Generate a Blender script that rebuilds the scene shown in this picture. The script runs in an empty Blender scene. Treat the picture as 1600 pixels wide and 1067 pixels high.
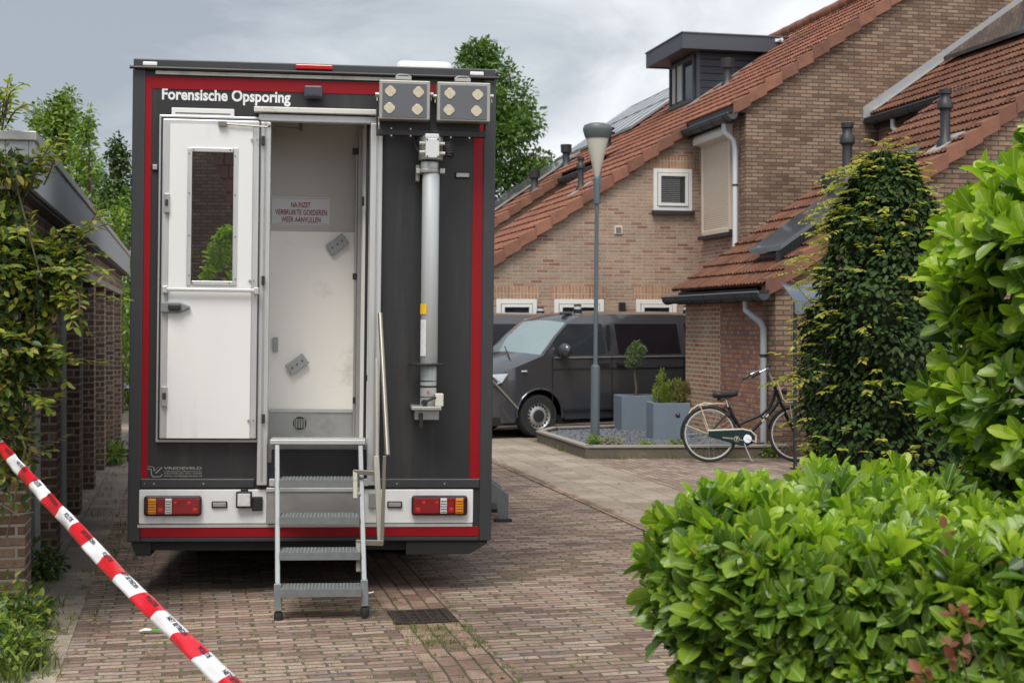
import bpy, bmesh, math, random
import numpy as np
from mathutils import Vector, Matrix

random.seed(7); RNG = np.random.default_rng(7)
SC = bpy.context.scene; COL = SC.collection
R = math.radians
# ------------------------------------------------------------------ camera
EYE = 1.75; FPX = 2222.0; CX, HY = 800.0, 507.0
cam = bpy.data.cameras.new('camera'); cam_ob = bpy.data.objects.new('camera', cam); COL.objects.link(cam_ob)
cam.lens = 50; cam.sensor_width = 36; cam.sensor_fit = 'HORIZONTAL'
cam_ob.location = (0, 0, EYE); cam_ob.rotation_euler = (R(90), 0, 0)
cam.shift_y = -26.5/1600; cam.clip_start = .05; cam.clip_end = 3000
cam.dof.use_dof = True; cam.dof.focus_distance = 9.6; cam.dof.aperture_fstop = 5.0
SC.camera = cam_ob
# ------------------------------------------------------------------ world + sun
SUN_EL, SUN_AZ = R(60), R(196)       # azimuth clockwise from +Y: behind the camera, to the left
SC.world = bpy.data.worlds.new("World"); SC.world.use_nodes = True
nt = SC.world.node_tree; nt.nodes.clear(); N = nt.nodes.new; Lk = nt.links.new
out = N('ShaderNodeOutputWorld'); bg = N('ShaderNodeBackground'); sky = N('ShaderNodeTexSky')
sky.sky_type = 'NISHITA'; sky.sun_disc = False; sky.sun_elevation = SUN_EL; sky.sun_rotation = SUN_AZ
skm = N('ShaderNodeMix'); skm.data_type = 'RGBA'; skm.blend_type = 'MULTIPLY'; skm.inputs[0].default_value = 1
skm.inputs[7].default_value = (.09, .09, .09, 1); Lk(sky.outputs[0], skm.inputs[6])
tc = N('ShaderNodeTexCoord'); mp = N('ShaderNodeMapping'); mp.inputs['Scale'].default_value = (1.3, 1, 2.8)
mp.inputs['Location'].default_value = (.15, .3, .42)
Lk(tc.outputs['Generated'], mp.inputs[0])
nz = N('ShaderNodeTexNoise'); nz.inputs['Scale'].default_value = 3.4; nz.inputs['Detail'].default_value = 7
nz.inputs['Roughness'].default_value = .55; nz.inputs['Distortion'].default_value = .8; Lk(mp.outputs[0], nz.inputs[0])
sep = N('ShaderNodeSeparateXYZ'); Lk(tc.outputs['Generated'], sep.inputs[0])
def wmath(op, a, b):
    m = N('ShaderNodeMath'); m.operation = op
    for i, v in enumerate((a, b)):
        if isinstance(v, (int, float)): m.inputs[i].default_value = v
        else: Lk(v, m.inputs[i])
    return m.outputs[0]
# the cloud deck is thinner (brighter) to the right of the truck; the unseen sky overhead and behind the camera is raised as fill
tx = wmath('MULTIPLY', sep.outputs[0], .80); tz = wmath('MULTIPLY', sep.outputs[2], -.55)
f = wmath('ADD', wmath('ADD', nz.outputs['Fac'], tx), tz)
ramp = N('ShaderNodeValToRGB'); cr = ramp.color_ramp
cr.elements[0].position = .22; cr.elements[0].color = (.30, .33, .365, 1)
cr.elements[1].position = .66; cr.elements[1].color = (.74, .755, .77, 1)
e = cr.elements.new(.44); e.color = (.46, .49, .52, 1)
Lk(f, ramp.inputs[0])
back = wmath('MAXIMUM', wmath('MULTIPLY', sep.outputs[1], -1.0), 0.0)
up = wmath('MAXIMUM', wmath('SUBTRACT', sep.outputs[2], .45), 0.0)
gain = wmath('ADD', 1.0, wmath('ADD', wmath('MULTIPLY', back, .7), wmath('MULTIPLY', up, 1.0)))
vm = N('ShaderNodeVectorMath'); vm.operation = 'SCALE'; Lk(ramp.outputs[0], vm.inputs[0]); Lk(gain, vm.inputs['Scale'])
mx = N('ShaderNodeMix'); mx.data_type = 'RGBA'; mx.inputs[0].default_value = .9
Lk(skm.outputs[2], mx.inputs[6]); Lk(vm.outputs[0], mx.inputs[7])
Lk(mx.outputs[2], bg.inputs[0]); bg.inputs[1].default_value = 1.0; Lk(bg.outputs[0], out.inputs[0])
sun = bpy.data.lights.new('sun', 'SUN'); sun.energy = 2.5; sun.angle = R(30); sun.color = (1, .94, .85)
sun_ob = bpy.data.objects.new('sun', sun); COL.objects.link(sun_ob)
sd = Vector((math.sin(SUN_AZ)*math.cos(SUN_EL), math.cos(SUN_AZ)*math.cos(SUN_EL), math.sin(SUN_EL)))
sun_ob.rotation_euler = sd.to_track_quat('Z', 'Y').to_euler(); sun_ob.location = (0, -5, 20)
SC.view_settings.view_transform = 'Standard'; SC.view_settings.look = 'None'
SC.view_settings.exposure = 0.5; SC.view_settings.gamma = 1.0

# ------------------------------------------------------------------ helpers
def at(px, py, Y): return Vector(((px-CX)*Y/FPX, Y, EYE-(py-HY)*Y/FPX))
def gnd(px, py, z=0.0):
    Y = (EYE-z)*FPX/(py-HY); return Vector(((px-CX)*Y/FPX, Y, z))
ANG = R(12.93); CA, SA = math.cos(ANG), math.sin(ANG)     # the street runs 12.9 degrees left of the camera axis
def st(s, t, z=0.0): return Vector((s*CA - t*SA, s*SA + t*CA, z))

class MB:
    """collects faces of ONE mesh"""
    def __init__(s): s.v = []; s.f = []; s.sm = []; s.M = None
    def add(s, vs, fs, smooth=False):
        b = len(s.v)
        for p in vs:
            p = Vector(p); s.v.append(s.M @ p if s.M else p)
        for f in fs: s.f.append([b+i for i in f]); s.sm.append(smooth)
    def box(s, x0, x1, y0, y1, z0, z1):
        s.add([(x0,y0,z0),(x1,y0,z0),(x1,y1,z0),(x0,y1,z0),(x0,y0,z1),(x1,y0,z1),(x1,y1,z1),(x0,y1,z1)],
              [(0,3,2,1),(4,5,6,7),(0,1,5,4),(1,2,6,5),(2,3,7,6),(3,0,4,7)]); return s
    def obox(s, c, size, rot):           # oriented box: centre, size, Euler/Matrix
        m = (rot if isinstance(rot, Matrix) else Matrix.Rotation(0,3,'X') if rot is None else rot.to_matrix())
        h = Vector(size)/2; vs = []
        for z in (-1,1):
            for (x,y) in ((-1,-1),(1,-1),(1,1),(-1,1)):
                vs.append(Vector(c)+m@Vector((x*h.x,y*h.y,z*h.z)))
        s.add(vs, [(0,3,2,1),(4,5,6,7),(0,1,5,4),(1,2,6,5),(2,3,7,6),(3,0,4,7)]); return s
    def prism(s, pts, vec):              # planar polygon swept by vec
        n = len(pts); vec = Vector(vec); pts = [Vector(p) for p in pts]
        s.add(pts+[p+vec for p in pts], [list(range(n))[::-1], list(range(n,2*n))]+[(i,(i+1)%n,n+(i+1)%n,n+i) for i in range(n)]); return s
    def bar(s, a, b, w, h, up=(0,0,1)):  # rectangular bar between two points
        a, b = Vector(a), Vector(b); d = (b-a).normalized(); x = d.cross(Vector(up)).normalized(); y = x.cross(d)
        vs = [p+x*i*w/2+y*j*h/2 for p in (a,b) for (i,j) in ((-1,-1),(1,-1),(1,1),(-1,1))]
        s.add(vs, [(0,1,2,3),(7,6,5,4),(0,4,5,1),(1,5,6,2),(2,6,7,3),(3,7,4,0)]); return s
    def tube(s, pts, r, n=10, cap=True, closed=False):
        pts = [Vector(p) for p in pts]; m = len(pts); rr = r if isinstance(r, (list,tuple)) else [r]*m
        prev = None; vs = []
        for i, p in enumerate(pts):
            if closed: d = pts[(i+1)%m]-pts[i-1]
            else: d = pts[min(i+1,m-1)]-pts[max(i-1,0)]
            d = d.normalized() if d.length else Vector((0,0,1))
            if prev is None: u = d.orthogonal().normalized()
            else:
                u = prev-d*prev.dot(d); u = u.normalized() if u.length > 1e-6 else d.orthogonal().normalized()
            prev = u; w = d.cross(u)
            for k in range(n):
                a = 2*math.pi*k/n; vs.append(p+(u*math.cos(a)+w*math.sin(a))*rr[i])
        fs = []
        for i in range(m if closed else m-1):
            j = (i+1) % m
            for k in range(n): fs.append((i*n+k, i*n+(k+1)%n, j*n+(k+1)%n, j*n+k))
        if cap and not closed: fs += [list(range(n))[::-1], [(m-1)*n+k for k in range(n)]]
        s.add(vs, fs, True); return s
    def lathe(s, prof, c=(0,0,0), axis='Z', n=24, cap=True):
        c = Vector(c); vs = []; m = len(prof)
        for (r, h) in prof:
            for k in range(n):
                a = 2*math.pi*k/n; x, y = r*math.cos(a), r*math.sin(a)
                q = {'Z':(x,y,h),'Y':(x,h,y),'X':(h,x,y)}[axis]
                vs.append(c+Vector(q))
        fs = [(i*n+k, i*n+(k+1)%n, (i+1)*n+(k+1)%n, (i+1)*n+k) for i in range(m-1) for k in range(n)]
        if cap and prof[0][0] > 1e-4: fs.append(list(range(n))[::-1])
        if cap and prof[-1][0] > 1e-4: fs.append([(m-1)*n+k for k in range(n)])
        s.add(vs, fs, True); return s
    def build(s, name, mat, parent=None, bevel=0, tf=None, smooth=None, seg=2, sub=0):
        me = bpy.data.meshes.new(name)
        vs = [tuple(tf(v) if tf else v) for v in s.v]
        me.from_pydata(vs, [], s.f); me.validate(); 
        bm = bmesh.new(); bm.from_mesh(me)
        bmesh.ops.recalc_face_normals(bm, faces=bm.faces)
        uv = bm.loops.layers.uv.new('UVMap')
        for f in bm.faces:
            n = f.normal; ax = max(range(3), key=lambda i: abs(n[i])) if n.length else 2
            for l in f.loops:
                c = l.vert.co; l[uv].uv = ((c.y, c.z) if ax == 0 else (c.x, c.z) if ax == 1 else (c.x, c.y))
        bm.to_mesh(me); bm.free()
        if smooth is True: me.polygons.foreach_set('use_smooth', [True]*len(me.polygons))
        elif smooth is None and any(s.sm) and len(me.polygons) == len(s.sm):
            me.polygons.foreach_set('use_smooth', s.sm)
            try: me.set_sharp_from_angle(angle=R(40))
            except Exception: pass
        me.materials.append(mat); o = bpy.data.objects.new(name, me); COL.objects.link(o)
        if parent: o.parent = parent
        if bevel:
            b = o.modifiers.new('bevel', 'BEVEL'); b.width = bevel; b.segments = seg; b.limit_method = 'ANGLE'; b.angle_limit = R(35)
        if sub:
            b = o.modifiers.new('sub', 'SUBSURF'); b.levels = b.render_levels = sub
        return o

def tag(o, label=None, cat=None, group=None, kind=None):
    if label: o['label'] = label
    if cat: o['category'] = cat
    if group: o['group'] = group
    if kind: o['kind'] = kind
    return o
def thing(name, label, cat, loc=(0,0,0), rz=0, group=None):
    o = bpy.data.objects.new(name, None); COL.objects.link(o); o.location = loc; o.rotation_euler = (0,0,rz)
    o.empty_display_size = .2; return tag(o, label, cat, group)
def text_mesh(name, body, mat, parent, mtx, width=None, height=None, bold=.0, ext=.001, align='LEFT'):
    """lettering as a thin mesh; mtx maps text xy to parent space; fitted to width/height"""
    cu = bpy.data.curves.new(name, 'FONT'); cu.body = body; cu.size = 1; cu.offset = bold; cu.align_x = align; cu.resolution_u = 3
    ob = bpy.data.objects.new(name, cu); COL.objects.link(ob); bpy.context.view_layer.update()
    me = bpy.data.meshes.new_from_object(ob.evaluated_get(bpy.context.evaluated_depsgraph_get()))
    bpy.data.objects.remove(ob); bpy.data.curves.remove(cu)
    n = len(me.vertices); co = np.zeros(n*3); me.vertices.foreach_get('co', co); co = co.reshape(-1,3)
    mn, mxx = co.min(0), co.max(0); sx = (width/(mxx[0]-mn[0])) if width else 1; sy = (height/(mxx[1]-mn[1])) if height else sx
    if not width: sx = sy
    co[:,0] = (co[:,0]-mn[0])*sx; co[:,1] = (co[:,1]-mn[1])*sy
    me.vertices.foreach_set('co', co.ravel()); me.transform(mtx); me.update(); me.name = name
    me.materials.clear(); me.materials.append(mat)
    o = bpy.data.objects.new(name, me); COL.objects.link(o); o.parent = parent; return o

# ------------------------------------------------------------------ materials
def newmat(name):
    m = bpy.data.materials.new(name); m.use_nodes = True; nt = m.node_tree
    return m, nt, nt.nodes['Principled BSDF']
def nd(nt, typ, **kw):
    n = nt.nodes.new(typ)
    for k, v in kw.items():
        if k in n.inputs: n.inputs[k].default_value = v
        else: setattr(n, k, v)
    return n
def mixc(nt, fac, a, b, blend='MIX'):
    m = nt.nodes.new('ShaderNodeMix'); m.data_type = 'RGBA'; m.blend_type = blend
    for i, v in ((0, fac), (6, a), (7, b)):
        if hasattr(v, 'links') or hasattr(v, 'is_linked'): nt.links.new(v, m.inputs[i])
        else: m.inputs[i].default_value = v if i == 0 else (tuple(v)+(1,))[:4]
    return m.outputs[2]
def plain(name, col, rough=.5, metal=0, var=.12, vs=2.0, bump=.0, bs=60, coat=0, streak=False, dirt=None, spec=.5):
    m, nt, b = newmat(name)
    tc = nd(nt, 'ShaderNodeTexCoord'); mp = nd(nt, 'ShaderNodeMapping')
    if streak: mp.inputs['Scale'].default_value = (6, 6, .5)
    nt.links.new(tc.outputs['Object'], mp.inputs[0])
    n1 = nd(nt, 'ShaderNodeTexNoise', Scale=vs, Detail=6, Roughness=.6); nt.links.new(mp.outputs[0], n1.inputs[0])
    lo = tuple(c*(1-var) for c in col); hi = tuple(min(1,c*(1+var)) for c in col)
    c = mixc(nt, n1.outputs['Fac'], lo, hi)
    if dirt:
        n2 = nd(nt, 'ShaderNodeTexNoise', Scale=dirt[1], Detail=9, Roughness=.7); nt.links.new(mp.outputs[0], n2.inputs[0])
        rp = nd(nt, 'ShaderNodeValToRGB'); rp.color_ramp.elements[0].position = dirt[2]; rp.color_ramp.elements[1].position = dirt[2]+.18
        nt.links.new(n2.outputs['Fac'], rp.inputs[0]); 
        ml = nd(nt, 'ShaderNodeMath', operation='MULTIPLY'); ml.inputs[1].default_value = dirt[3]; nt.links.new(rp.outputs[0], ml.inputs[0])
        c = mixc(nt, ml.outputs[0], c, dirt[0])
    nt.links.new(c, b.inputs['Base Color'])
    b.inputs['Metallic'].default_value = metal
    rr = nd(nt, 'ShaderNodeMapRange'); rr.inputs[3].default_value = max(.02, rough-.08); rr.inputs[4].default_value = min(1, rough+.08)
    nt.links.new(n1.outputs['Fac'], rr.inputs[0]); nt.links.new(rr.outputs[0], b.inputs['Roughness'])
    b.inputs['Coat Weight'].default_value = coat; b.inputs['Specular IOR Level'].default_value = spec
    if bump:
        n3 = nd(nt, 'ShaderNodeTexNoise', Scale=bs, Detail=5); nt.links.new(tc.outputs['Object'], n3.inputs[0])
        bp = nd(nt, 'ShaderNodeBump', Strength=bump, Distance=.01); nt.links.new(n3.outputs['Fac'], bp.inputs['Height']); nt.links.new(bp.outputs[0], b.inputs['Normal'])
    return m
def bricks(name, pal, mortar, bw=.235, rh=.0667, ms=.009, offset=.5, moss=None, rough=.85, stain=.35, coord='UV', rot=0, squash=1, bumpd=.012, sc=1.0, wob=.0, patch=None):
    """pal = list of (position, colour) picked at random per brick"""
    m, nt, b = newmat(name); tc = nd(nt, 'ShaderNodeTexCoord'); mp = nd(nt, 'ShaderNodeMapping')
    mp.inputs['Rotation'].default_value = (0,0,rot); mp.inputs['Scale'].default_value = (sc,sc,sc)
    nt.links.new(tc.outputs[coord], mp.inputs[0]); vec = mp.outputs[0]
    if wob:
        nw = nd(nt, 'ShaderNodeTexNoise', Scale=3.0, Detail=3); nt.links.new(vec, nw.inputs[0])
        vs = nd(nt, 'ShaderNodeVectorMath', operation='SCALE'); vs.inputs['Scale'].default_value = wob
        nt.links.new(nw.outputs['Color'], vs.inputs[0]); va = nd(nt, 'ShaderNodeVectorMath', operation='ADD')
        nt.links.new(vec, va.inputs[0]); nt.links.new(vs.outputs[0], va.inputs[1]); vec = va.outputs[0]
    bt = nd(nt, 'ShaderNodeTexBrick', offset=offset, squash=squash)
    bt.inputs['Scale'].default_value = 1; bt.inputs['Mortar Size'].default_value = ms; bt.inputs['Mortar Smooth'].default_value = .3
    bt.inputs['Brick Width'].default_value = bw; bt.inputs['Row Height'].default_value = rh; bt.inputs['Bias'].default_value = 0
    bt.inputs['Color1'].default_value = (0,0,0,1); bt.inputs['Color2'].default_value = (1,1,1,1); bt.inputs['Mortar'].default_value = (.5,.5,.5,1)
    nt.links.new(vec, bt.inputs[0])
    rp = nd(nt, 'ShaderNodeValToRGB'); cr = rp.color_ramp; cr.interpolation = 'LINEAR'
    cr.elements[0].position = pal[0][0]; cr.elements[0].color = tuple(pal[0][1])+(1,)
    cr.elements[1].position = pal[-1][0]; cr.elements[1].color = tuple(pal[-1][1])+(1,)
    for p, c in pal[1:-1]: e = cr.elements.new(p); e.color = tuple(c)+(1,)
    nt.links.new(bt.outputs['Color'], rp.inputs[0])
    ns = nd(nt, 'ShaderNodeTexNoise', Scale=.9, Detail=8, Roughness=.65); nt.links.new(tc.outputs[coord], ns.inputs[0])
    nf = nd(nt, 'ShaderNodeTexNoise', Scale=28, Detail=5, Roughness=.7); nt.links.new(tc.outputs[coord], nf.inputs[0])
    def lay(c, n, amt):
        mr = nd(nt, 'ShaderNodeMapRange'); mr.inputs[1].default_value = .3; mr.inputs[2].default_value = .7
        mr.inputs[3].default_value = 1-amt; mr.inputs[4].default_value = 1+amt*.7; nt.links.new(n.outputs['Fac'], mr.inputs[0])
        vs = nd(nt, 'ShaderNodeVectorMath', operation='SCALE'); nt.links.new(c, vs.inputs[0]); nt.links.new(mr.outputs[0], vs.inputs['Scale']); return vs.outputs[0]
    c = lay(rp.outputs[0], nf, .28)
    c = mixc(nt, bt.outputs['Fac'], c, mortar)
    if moss:
        nm = nd(nt, 'ShaderNodeTexNoise', Scale=moss[1], Detail=6, Roughness=.7); nt.links.new(tc.outputs[coord], nm.inputs[0])
        r2 = nd(nt, 'ShaderNodeValToRGB'); r2.color_ramp.elements[0].position = moss[2]; r2.color_ramp.elements[1].position = moss[2]+.12; nt.links.new(nm.outputs['Fac'], r2.inputs[0])
        mm = nd(nt, 'ShaderNodeMath', operation='MULTIPLY'); nt.links.new(r2.outputs[0], mm.inputs[0]); nt.links.new(bt.outputs['Fac'], mm.inputs[1])
        c = mixc(nt, mm.outputs[0], c, moss[0])
    if patch:
        npn = nd(nt, 'ShaderNodeTexNoise', Scale=patch[1], Detail=8, Roughness=.72); nt.links.new(tc.outputs[coord], npn.inputs[0])
        r3 = nd(nt, 'ShaderNodeValToRGB'); r3.color_ramp.elements[0].position = patch[2]; r3.color_ramp.elements[1].position = patch[2]+.14; nt.links.new(npn.outputs['Fac'], r3.inputs[0])
        mp3 = nd(nt, 'ShaderNodeMath', operation='MULTIPLY'); mp3.inputs[1].default_value = patch[3]; nt.links.new(r3.outputs[0], mp3.inputs[0]); c = mixc(nt, mp3.outputs[0], c, patch[0])
    c = lay(c, ns, stain)
    nt.links.new(c, b.inputs['Base Color']); b.inputs['Roughness'].default_value = rough; b.inputs['Specular IOR Level'].default_value = .3
    ad = nd(nt, 'ShaderNodeMath', operation='MULTIPLY_ADD'); ad.inputs[1].default_value = -1.0
    nt.links.new(bt.outputs['Fac'], ad.inputs[0])
    m2 = nd(nt, 'ShaderNodeMath', operation='MULTIPLY'); m2.inputs[1].default_value = .35; nt.links.new(nf.outputs['Fac'], m2.inputs[0])
    m3 = nd(nt, 'ShaderNodeMath', operation='MULTIPLY_ADD'); m3.inputs[1].default_value = .5; nt.links.new(bt.outputs['Color'], m3.inputs[0]); nt.links.new(m2.outputs[0], m3.inputs[2])
    nt.links.new(m3.outputs[0], ad.inputs[2])
    bp = nd(nt, 'ShaderNodeBump', Strength=.8, Distance=bumpd); nt.links.new(ad.outputs[0], bp.inputs['Height']); nt.links.new(bp.outputs[0], b.inputs['Normal'])
    return m
def leafmat(name, cols, rough=.4, trans=.3, rib=0, spec=.5, ribcol=None):
    m, nt, b = newmat(name); g = nd(nt, 'ShaderNodeNewGeometry'); rp = nd(nt, 'ShaderNodeValToRGB')
    cr = rp.color_ramp; cr.elements[0].color = tuple(cols[0])+(1,); cr.elements[1].color = tuple(cols[-1])+(1,)
    for i, c in enumerate(cols[1:-1]): e = cr.elements.new((i+1)/(len(cols)-1)); e.color = tuple(c)+(1,)
    nt.links.new(g.outputs['Random Per Island'], rp.inputs[0]); c = rp.outputs[0]
    if rib:
        tc = nd(nt, 'ShaderNodeUVMap'); tc.uv_map = 'UVMap'; sx = nd(nt, 'ShaderNodeSeparateXYZ'); nt.links.new(tc.outputs[0], sx.inputs[0])
        a = nd(nt, 'ShaderNodeMath', operation='SUBTRACT'); a.inputs[1].default_value = .5; nt.links.new(sx.outputs[0], a.inputs[0])
        ab = nd(nt, 'ShaderNodeMath', operation='ABSOLUTE'); nt.links.new(a.outputs[0], ab.inputs[0])
        mr = nd(nt, 'ShaderNodeMapRange'); mr.inputs[1].default_value = .02; mr.inputs[2].default_value = .07; mr.inputs[3].default_value = .8; mr.inputs[4].default_value = 0
        nt.links.new(ab.outputs[0], mr.inputs[0]); c = mixc(nt, mr.outputs[0], c, ribcol or tuple(min(1,x*2.2) for x in cols[-1]))
        # side veins as a faint relief
        w = nd(nt, 'ShaderNodeMath', operation='MULTIPLY_ADD'); w.inputs[1].default_value = 1.0; nt.links.new(ab.outputs[0], w.inputs[0])
        nt.links.new(sx.outputs[1], w.inputs[2])
        sn = nd(nt, 'ShaderNodeMath', operation='MULTIPLY'); sn.inputs[1].default_value = 55; 
        sb = nd(nt, 'ShaderNodeMath', operation='SUBTRACT'); nt.links.new(sx.outputs[1], sb.inputs[0]); nt.links.new(ab.outputs[0], sb.inputs[1])
        nt.links.new(sb.outputs[0], sn.inputs[0]); si = nd(nt, 'ShaderNodeMath', operation='SINE'); nt.links.new(sn.outputs[0], si.inputs[0])
        bp = nd(nt, 'ShaderNodeBump', Strength=.14, Distance=.003); nt.links.new(si.outputs[0], bp.inputs['Height']); nt.links.new(bp.outputs[0], b.inputs['Normal'])
    nt.links.new(c, b.inputs['Base Color']); b.inputs['Roughness'].default_value = rough; b.inputs['Specular IOR Level'].default_value = spec
    tr = nd(nt, 'ShaderNodeBsdfTranslucent'); ms = nd(nt, 'ShaderNodeMixShader'); ms.inputs[0].default_value = trans
    lt = mixc(nt, 1.0, c, (1.0, 1.15, .55), 'MULTIPLY'); sc = nd(nt, 'ShaderNodeVectorMath', operation='SCALE'); sc.inputs['Scale'].default_value = 1.6
    nt.links.new(lt, sc.inputs[0]); nt.links.new(sc.outputs[0], tr.inputs[0])
    nt.links.new(b.outputs[0], ms.inputs[1]); nt.links.new(tr.outputs[0], ms.inputs[2])
    nt.links.new(ms.outputs[0], nt.nodes['Material Output'].inputs[0])
    return m

# leaf templates: (x across -.5..5, y along 0..1, z) + faces
def tmpl_laurel():
    v = []; uv = []; ys = (0, .2, .45, .72, .92, 1.0); ws = (.06, .60, .93, 1.0, .60, .10)
    for i, y in enumerate(ys):
        for j, x in enumerate((-1, 0, 1)):
            v.append((x*.5*ws[i], y, abs(x)*.10*ws[i] - .22*(y-.35)**2)); uv.append((.5+.5*x*ws[i], y))
    f = []
    for i in range(5):
        for j in range(2): a = i*3+j; f.append((a, a+1, a+4, a+3))
    return np.array(v), f, np.array(uv)
def tmpl_small():
    v = [(0,0,0),(-.42,.35,.08),(-.34,.72,.05),(0,1,-.06),(.34,.72,.05),(.42,.35,.08),(0,.5,-.02)]
    f = [(0,6,1),(1,6,2),(2,6,3),(3,6,4),(4,6,5),(5,6,0)]
    return np.array(v), f, np.array([(a[0]+.5, a[1]) for a in v])
def tmpl_tiny():
    v = [(0,0,0),(-.42,.5,.1),(0,1,0),(.42,.5,.1)]
    return np.array(v), [(0,3,2,1)], np.array([(a[0]+.5, a[1]) for a in v])
def tmpl_blade():
    v = [(-.5,0,0),(.5,0,0),(.38,.5,.05),(-.38,.5,.05),(0,1,.25)]
    return np.array(v), [(0,1,2,3),(3,2,4)], np.array([(a[0]+.5, a[1]) for a in v])
def leaves(name, P, D, Nn, L, W, mat, parent, tm):
    P = np.asarray(P, float); D = np.asarray(D, float); Nn = np.asarray(Nn, float); n = len(P)
    L = np.broadcast_to(L, (n,)); W = np.broadcast_to(W, (n,))
    D = D/np.maximum(np.linalg.norm(D, axis=1, keepdims=True), 1e-6)
    B = np.cross(D, Nn); B /= np.maximum(np.linalg.norm(B, axis=1, keepdims=True), 1e-6); Z = np.cross(B, D)
    tv, tf, tuv = tm; k = len(tv)
    V = P[:,None,:] + B[:,None,:]*(tv[None,:,0,None]*W[:,None,None]) + D[:,None,:]*(tv[None,:,1,None]*L[:,None,None]) + Z[:,None,:]*(tv[None,:,2,None]*L[:,None,None])
    V = V.reshape(-1,3); me = bpy.data.meshes.new(name)
    lens = np.array([len(f) for f in tf]); flat = np.array([i for f in tf for i in f])
    loops = (flat[None,:]+(np.arange(n)*k)[:,None]).ravel(); starts1 = np.concatenate([[0], np.cumsum(lens)[:-1]])
    starts = (starts1[None,:]+(np.arange(n)*len(flat))[:,None]).ravel()
    me.vertices.add(len(V)); me.vertices.foreach_set('co', V.ravel())
    me.loops.add(len(loops)); me.loops.foreach_set('vertex_index', loops.astype(np.int32))
    me.polygons.add(len(starts)); me.polygons.foreach_set('loop_start', starts.astype(np.int32))
    me.polygons.foreach_set('use_smooth', np.ones(len(starts), bool))
    uvl = me.uv_layers.new(name='UVMap'); uvl.data.foreach_set('uv', np.tile(tuv[flat], (n,1)).ravel().astype(np.float32))
    me.update(calc_edges=True); me.validate(); me.materials.append(mat)
    o = bpy.data.objects.new(name, me); COL.objects.link(o)
    if parent: o.parent = parent
    return o
def rdir(n): 
    v = RNG.normal(size=(n,3)); return v/np.linalg.norm(v, axis=1, keepdims=True)
LAU, SML, TNY, BLD = tmpl_laurel(), tmpl_small(), tmpl_tiny(), tmpl_blade()
# ------------------------------------------------------------------ shared materials
M_white = plain('white_paint', (.74,.745,.74), .35, var=.05, vs=.6, streak=True, dirt=((.40,.38,.33), 1.2, .56, .35))
M_whiteframe = plain('white_frame', (.72,.72,.70), .4, var=.05)
M_alu = plain('brushed_aluminium', (.56,.57,.57), .42, .5, var=.08, vs=6, streak=True)
M_alu_d = plain('dull_aluminium', (.42,.42,.41), .45, .7, var=.12, vs=4, dirt=((.25,.23,.2), 6, .55, .5))
M_galv = plain('galvanised_steel', (.21,.225,.235), .5, .5, var=.22, vs=22, bump=.15, bs=120)
M_steel = plain('satin_steel', (.27,.255,.215), .36, .7, var=.08, streak=True)
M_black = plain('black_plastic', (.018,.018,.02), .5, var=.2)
M_rubber = plain('black_rubber', (.02,.02,.02), .8, var=.3, vs=8)
M_grey = plain('grey_truck_paint', (.028,.0285,.031), .42, var=.12, vs=.5, spec=.4, streak=True, dirt=((.075,.07,.064), .8, .54, .55), bump=.08, bs=1.5)
M_grey2 = plain('grey_profile', (.04,.042,.047), .42, .1, var=.08, streak=True, dirt=((.12,.11,.10), 5, .6, .4))
M_red = plain('red_reflective_tape', (.25,.002,.008), .45, var=.08, vs=4, coat=.0, spec=.3, dirt=((.16,.01,.012), 4, .62, .4))
M_under = plain('underbody', (.012,.012,.012), .8, var=.3)
M_tyre = plain('tyre_rubber', (.022,.022,.023), .78, var=.25, vs=9, bump=.2, bs=70)
M_zinc = plain('zinc', (.16,.175,.19), .5, .55, var=.18, vs=3, streak=True)
M_slate = plain('dark_zinc', (.075,.08,.088), .5, .4, var=.2, vs=3)
M_lead = plain('lead_flashing', (.36,.37,.40), .6, .3, var=.2, vs=5, dirt=((.42,.38,.10), 5, .5, .8))
M_pipewhite = plain('white_downpipe', (.66,.68,.70), .4, var=.06, streak=True)
M_pipegrey = plain('grey_downpipe', (.36,.38,.40), .4, var=.08, streak=True)
M_shutter = plain('cream_shutter', (.68,.58,.47), .5, var=.04)
M_panel = plain('solar_panel', (.05,.055,.065), .16, 0, var=.2, vs=2, coat=.6)
M_vent = plain('vent_plastic', (.025,.026,.03), .5, var=.25)
M_anth = plain('anthracite_boards', (.032,.037,.050), .5, var=.12, vs=3)
M_anth2 = plain('anthracite_fascia', (.060,.066,.082), .45, var=.08, vs=2)
M_glass = plain('dark_glass', (.025,.03,.035), .04, 0, var=.3, vs=1.5, spec=.8)
M_curtain = plain('curtain', (.5,.52,.5), .8, var=.1, vs=12, streak=True)
M_concrete = plain('concrete', (.30,.28,.25), .85, var=.22, vs=7, bump=.35, bs=50, dirt=((.12,.13,.07), 6, .52, .6))
M_terra = bricks('terracotta_tile', [(0,(.17,.070,.047)),(.45,(.245,.10,.064)),(.8,(.30,.13,.082)),(1,(.205,.088,.06))], (.2,.08,.05), bw=.112, rh=.305, ms=.0, offset=0, stain=.35, rot=R(90), bumpd=.002, rough=.8, patch=((.13,.09,.062),2.2,.56,.55))
M_terra_d = bricks('old_red_tile', [(0,(.105,.047,.030)),(.5,(.16,.068,.040)),(1,(.20,.09,.055))], (.15,.05,.04), bw=.112, rh=.262, ms=.0, offset=0, stain=.5, rot=R(90), bumpd=.003, rough=.9, patch=((.085,.055,.042),1.8,.5,.7))
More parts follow.
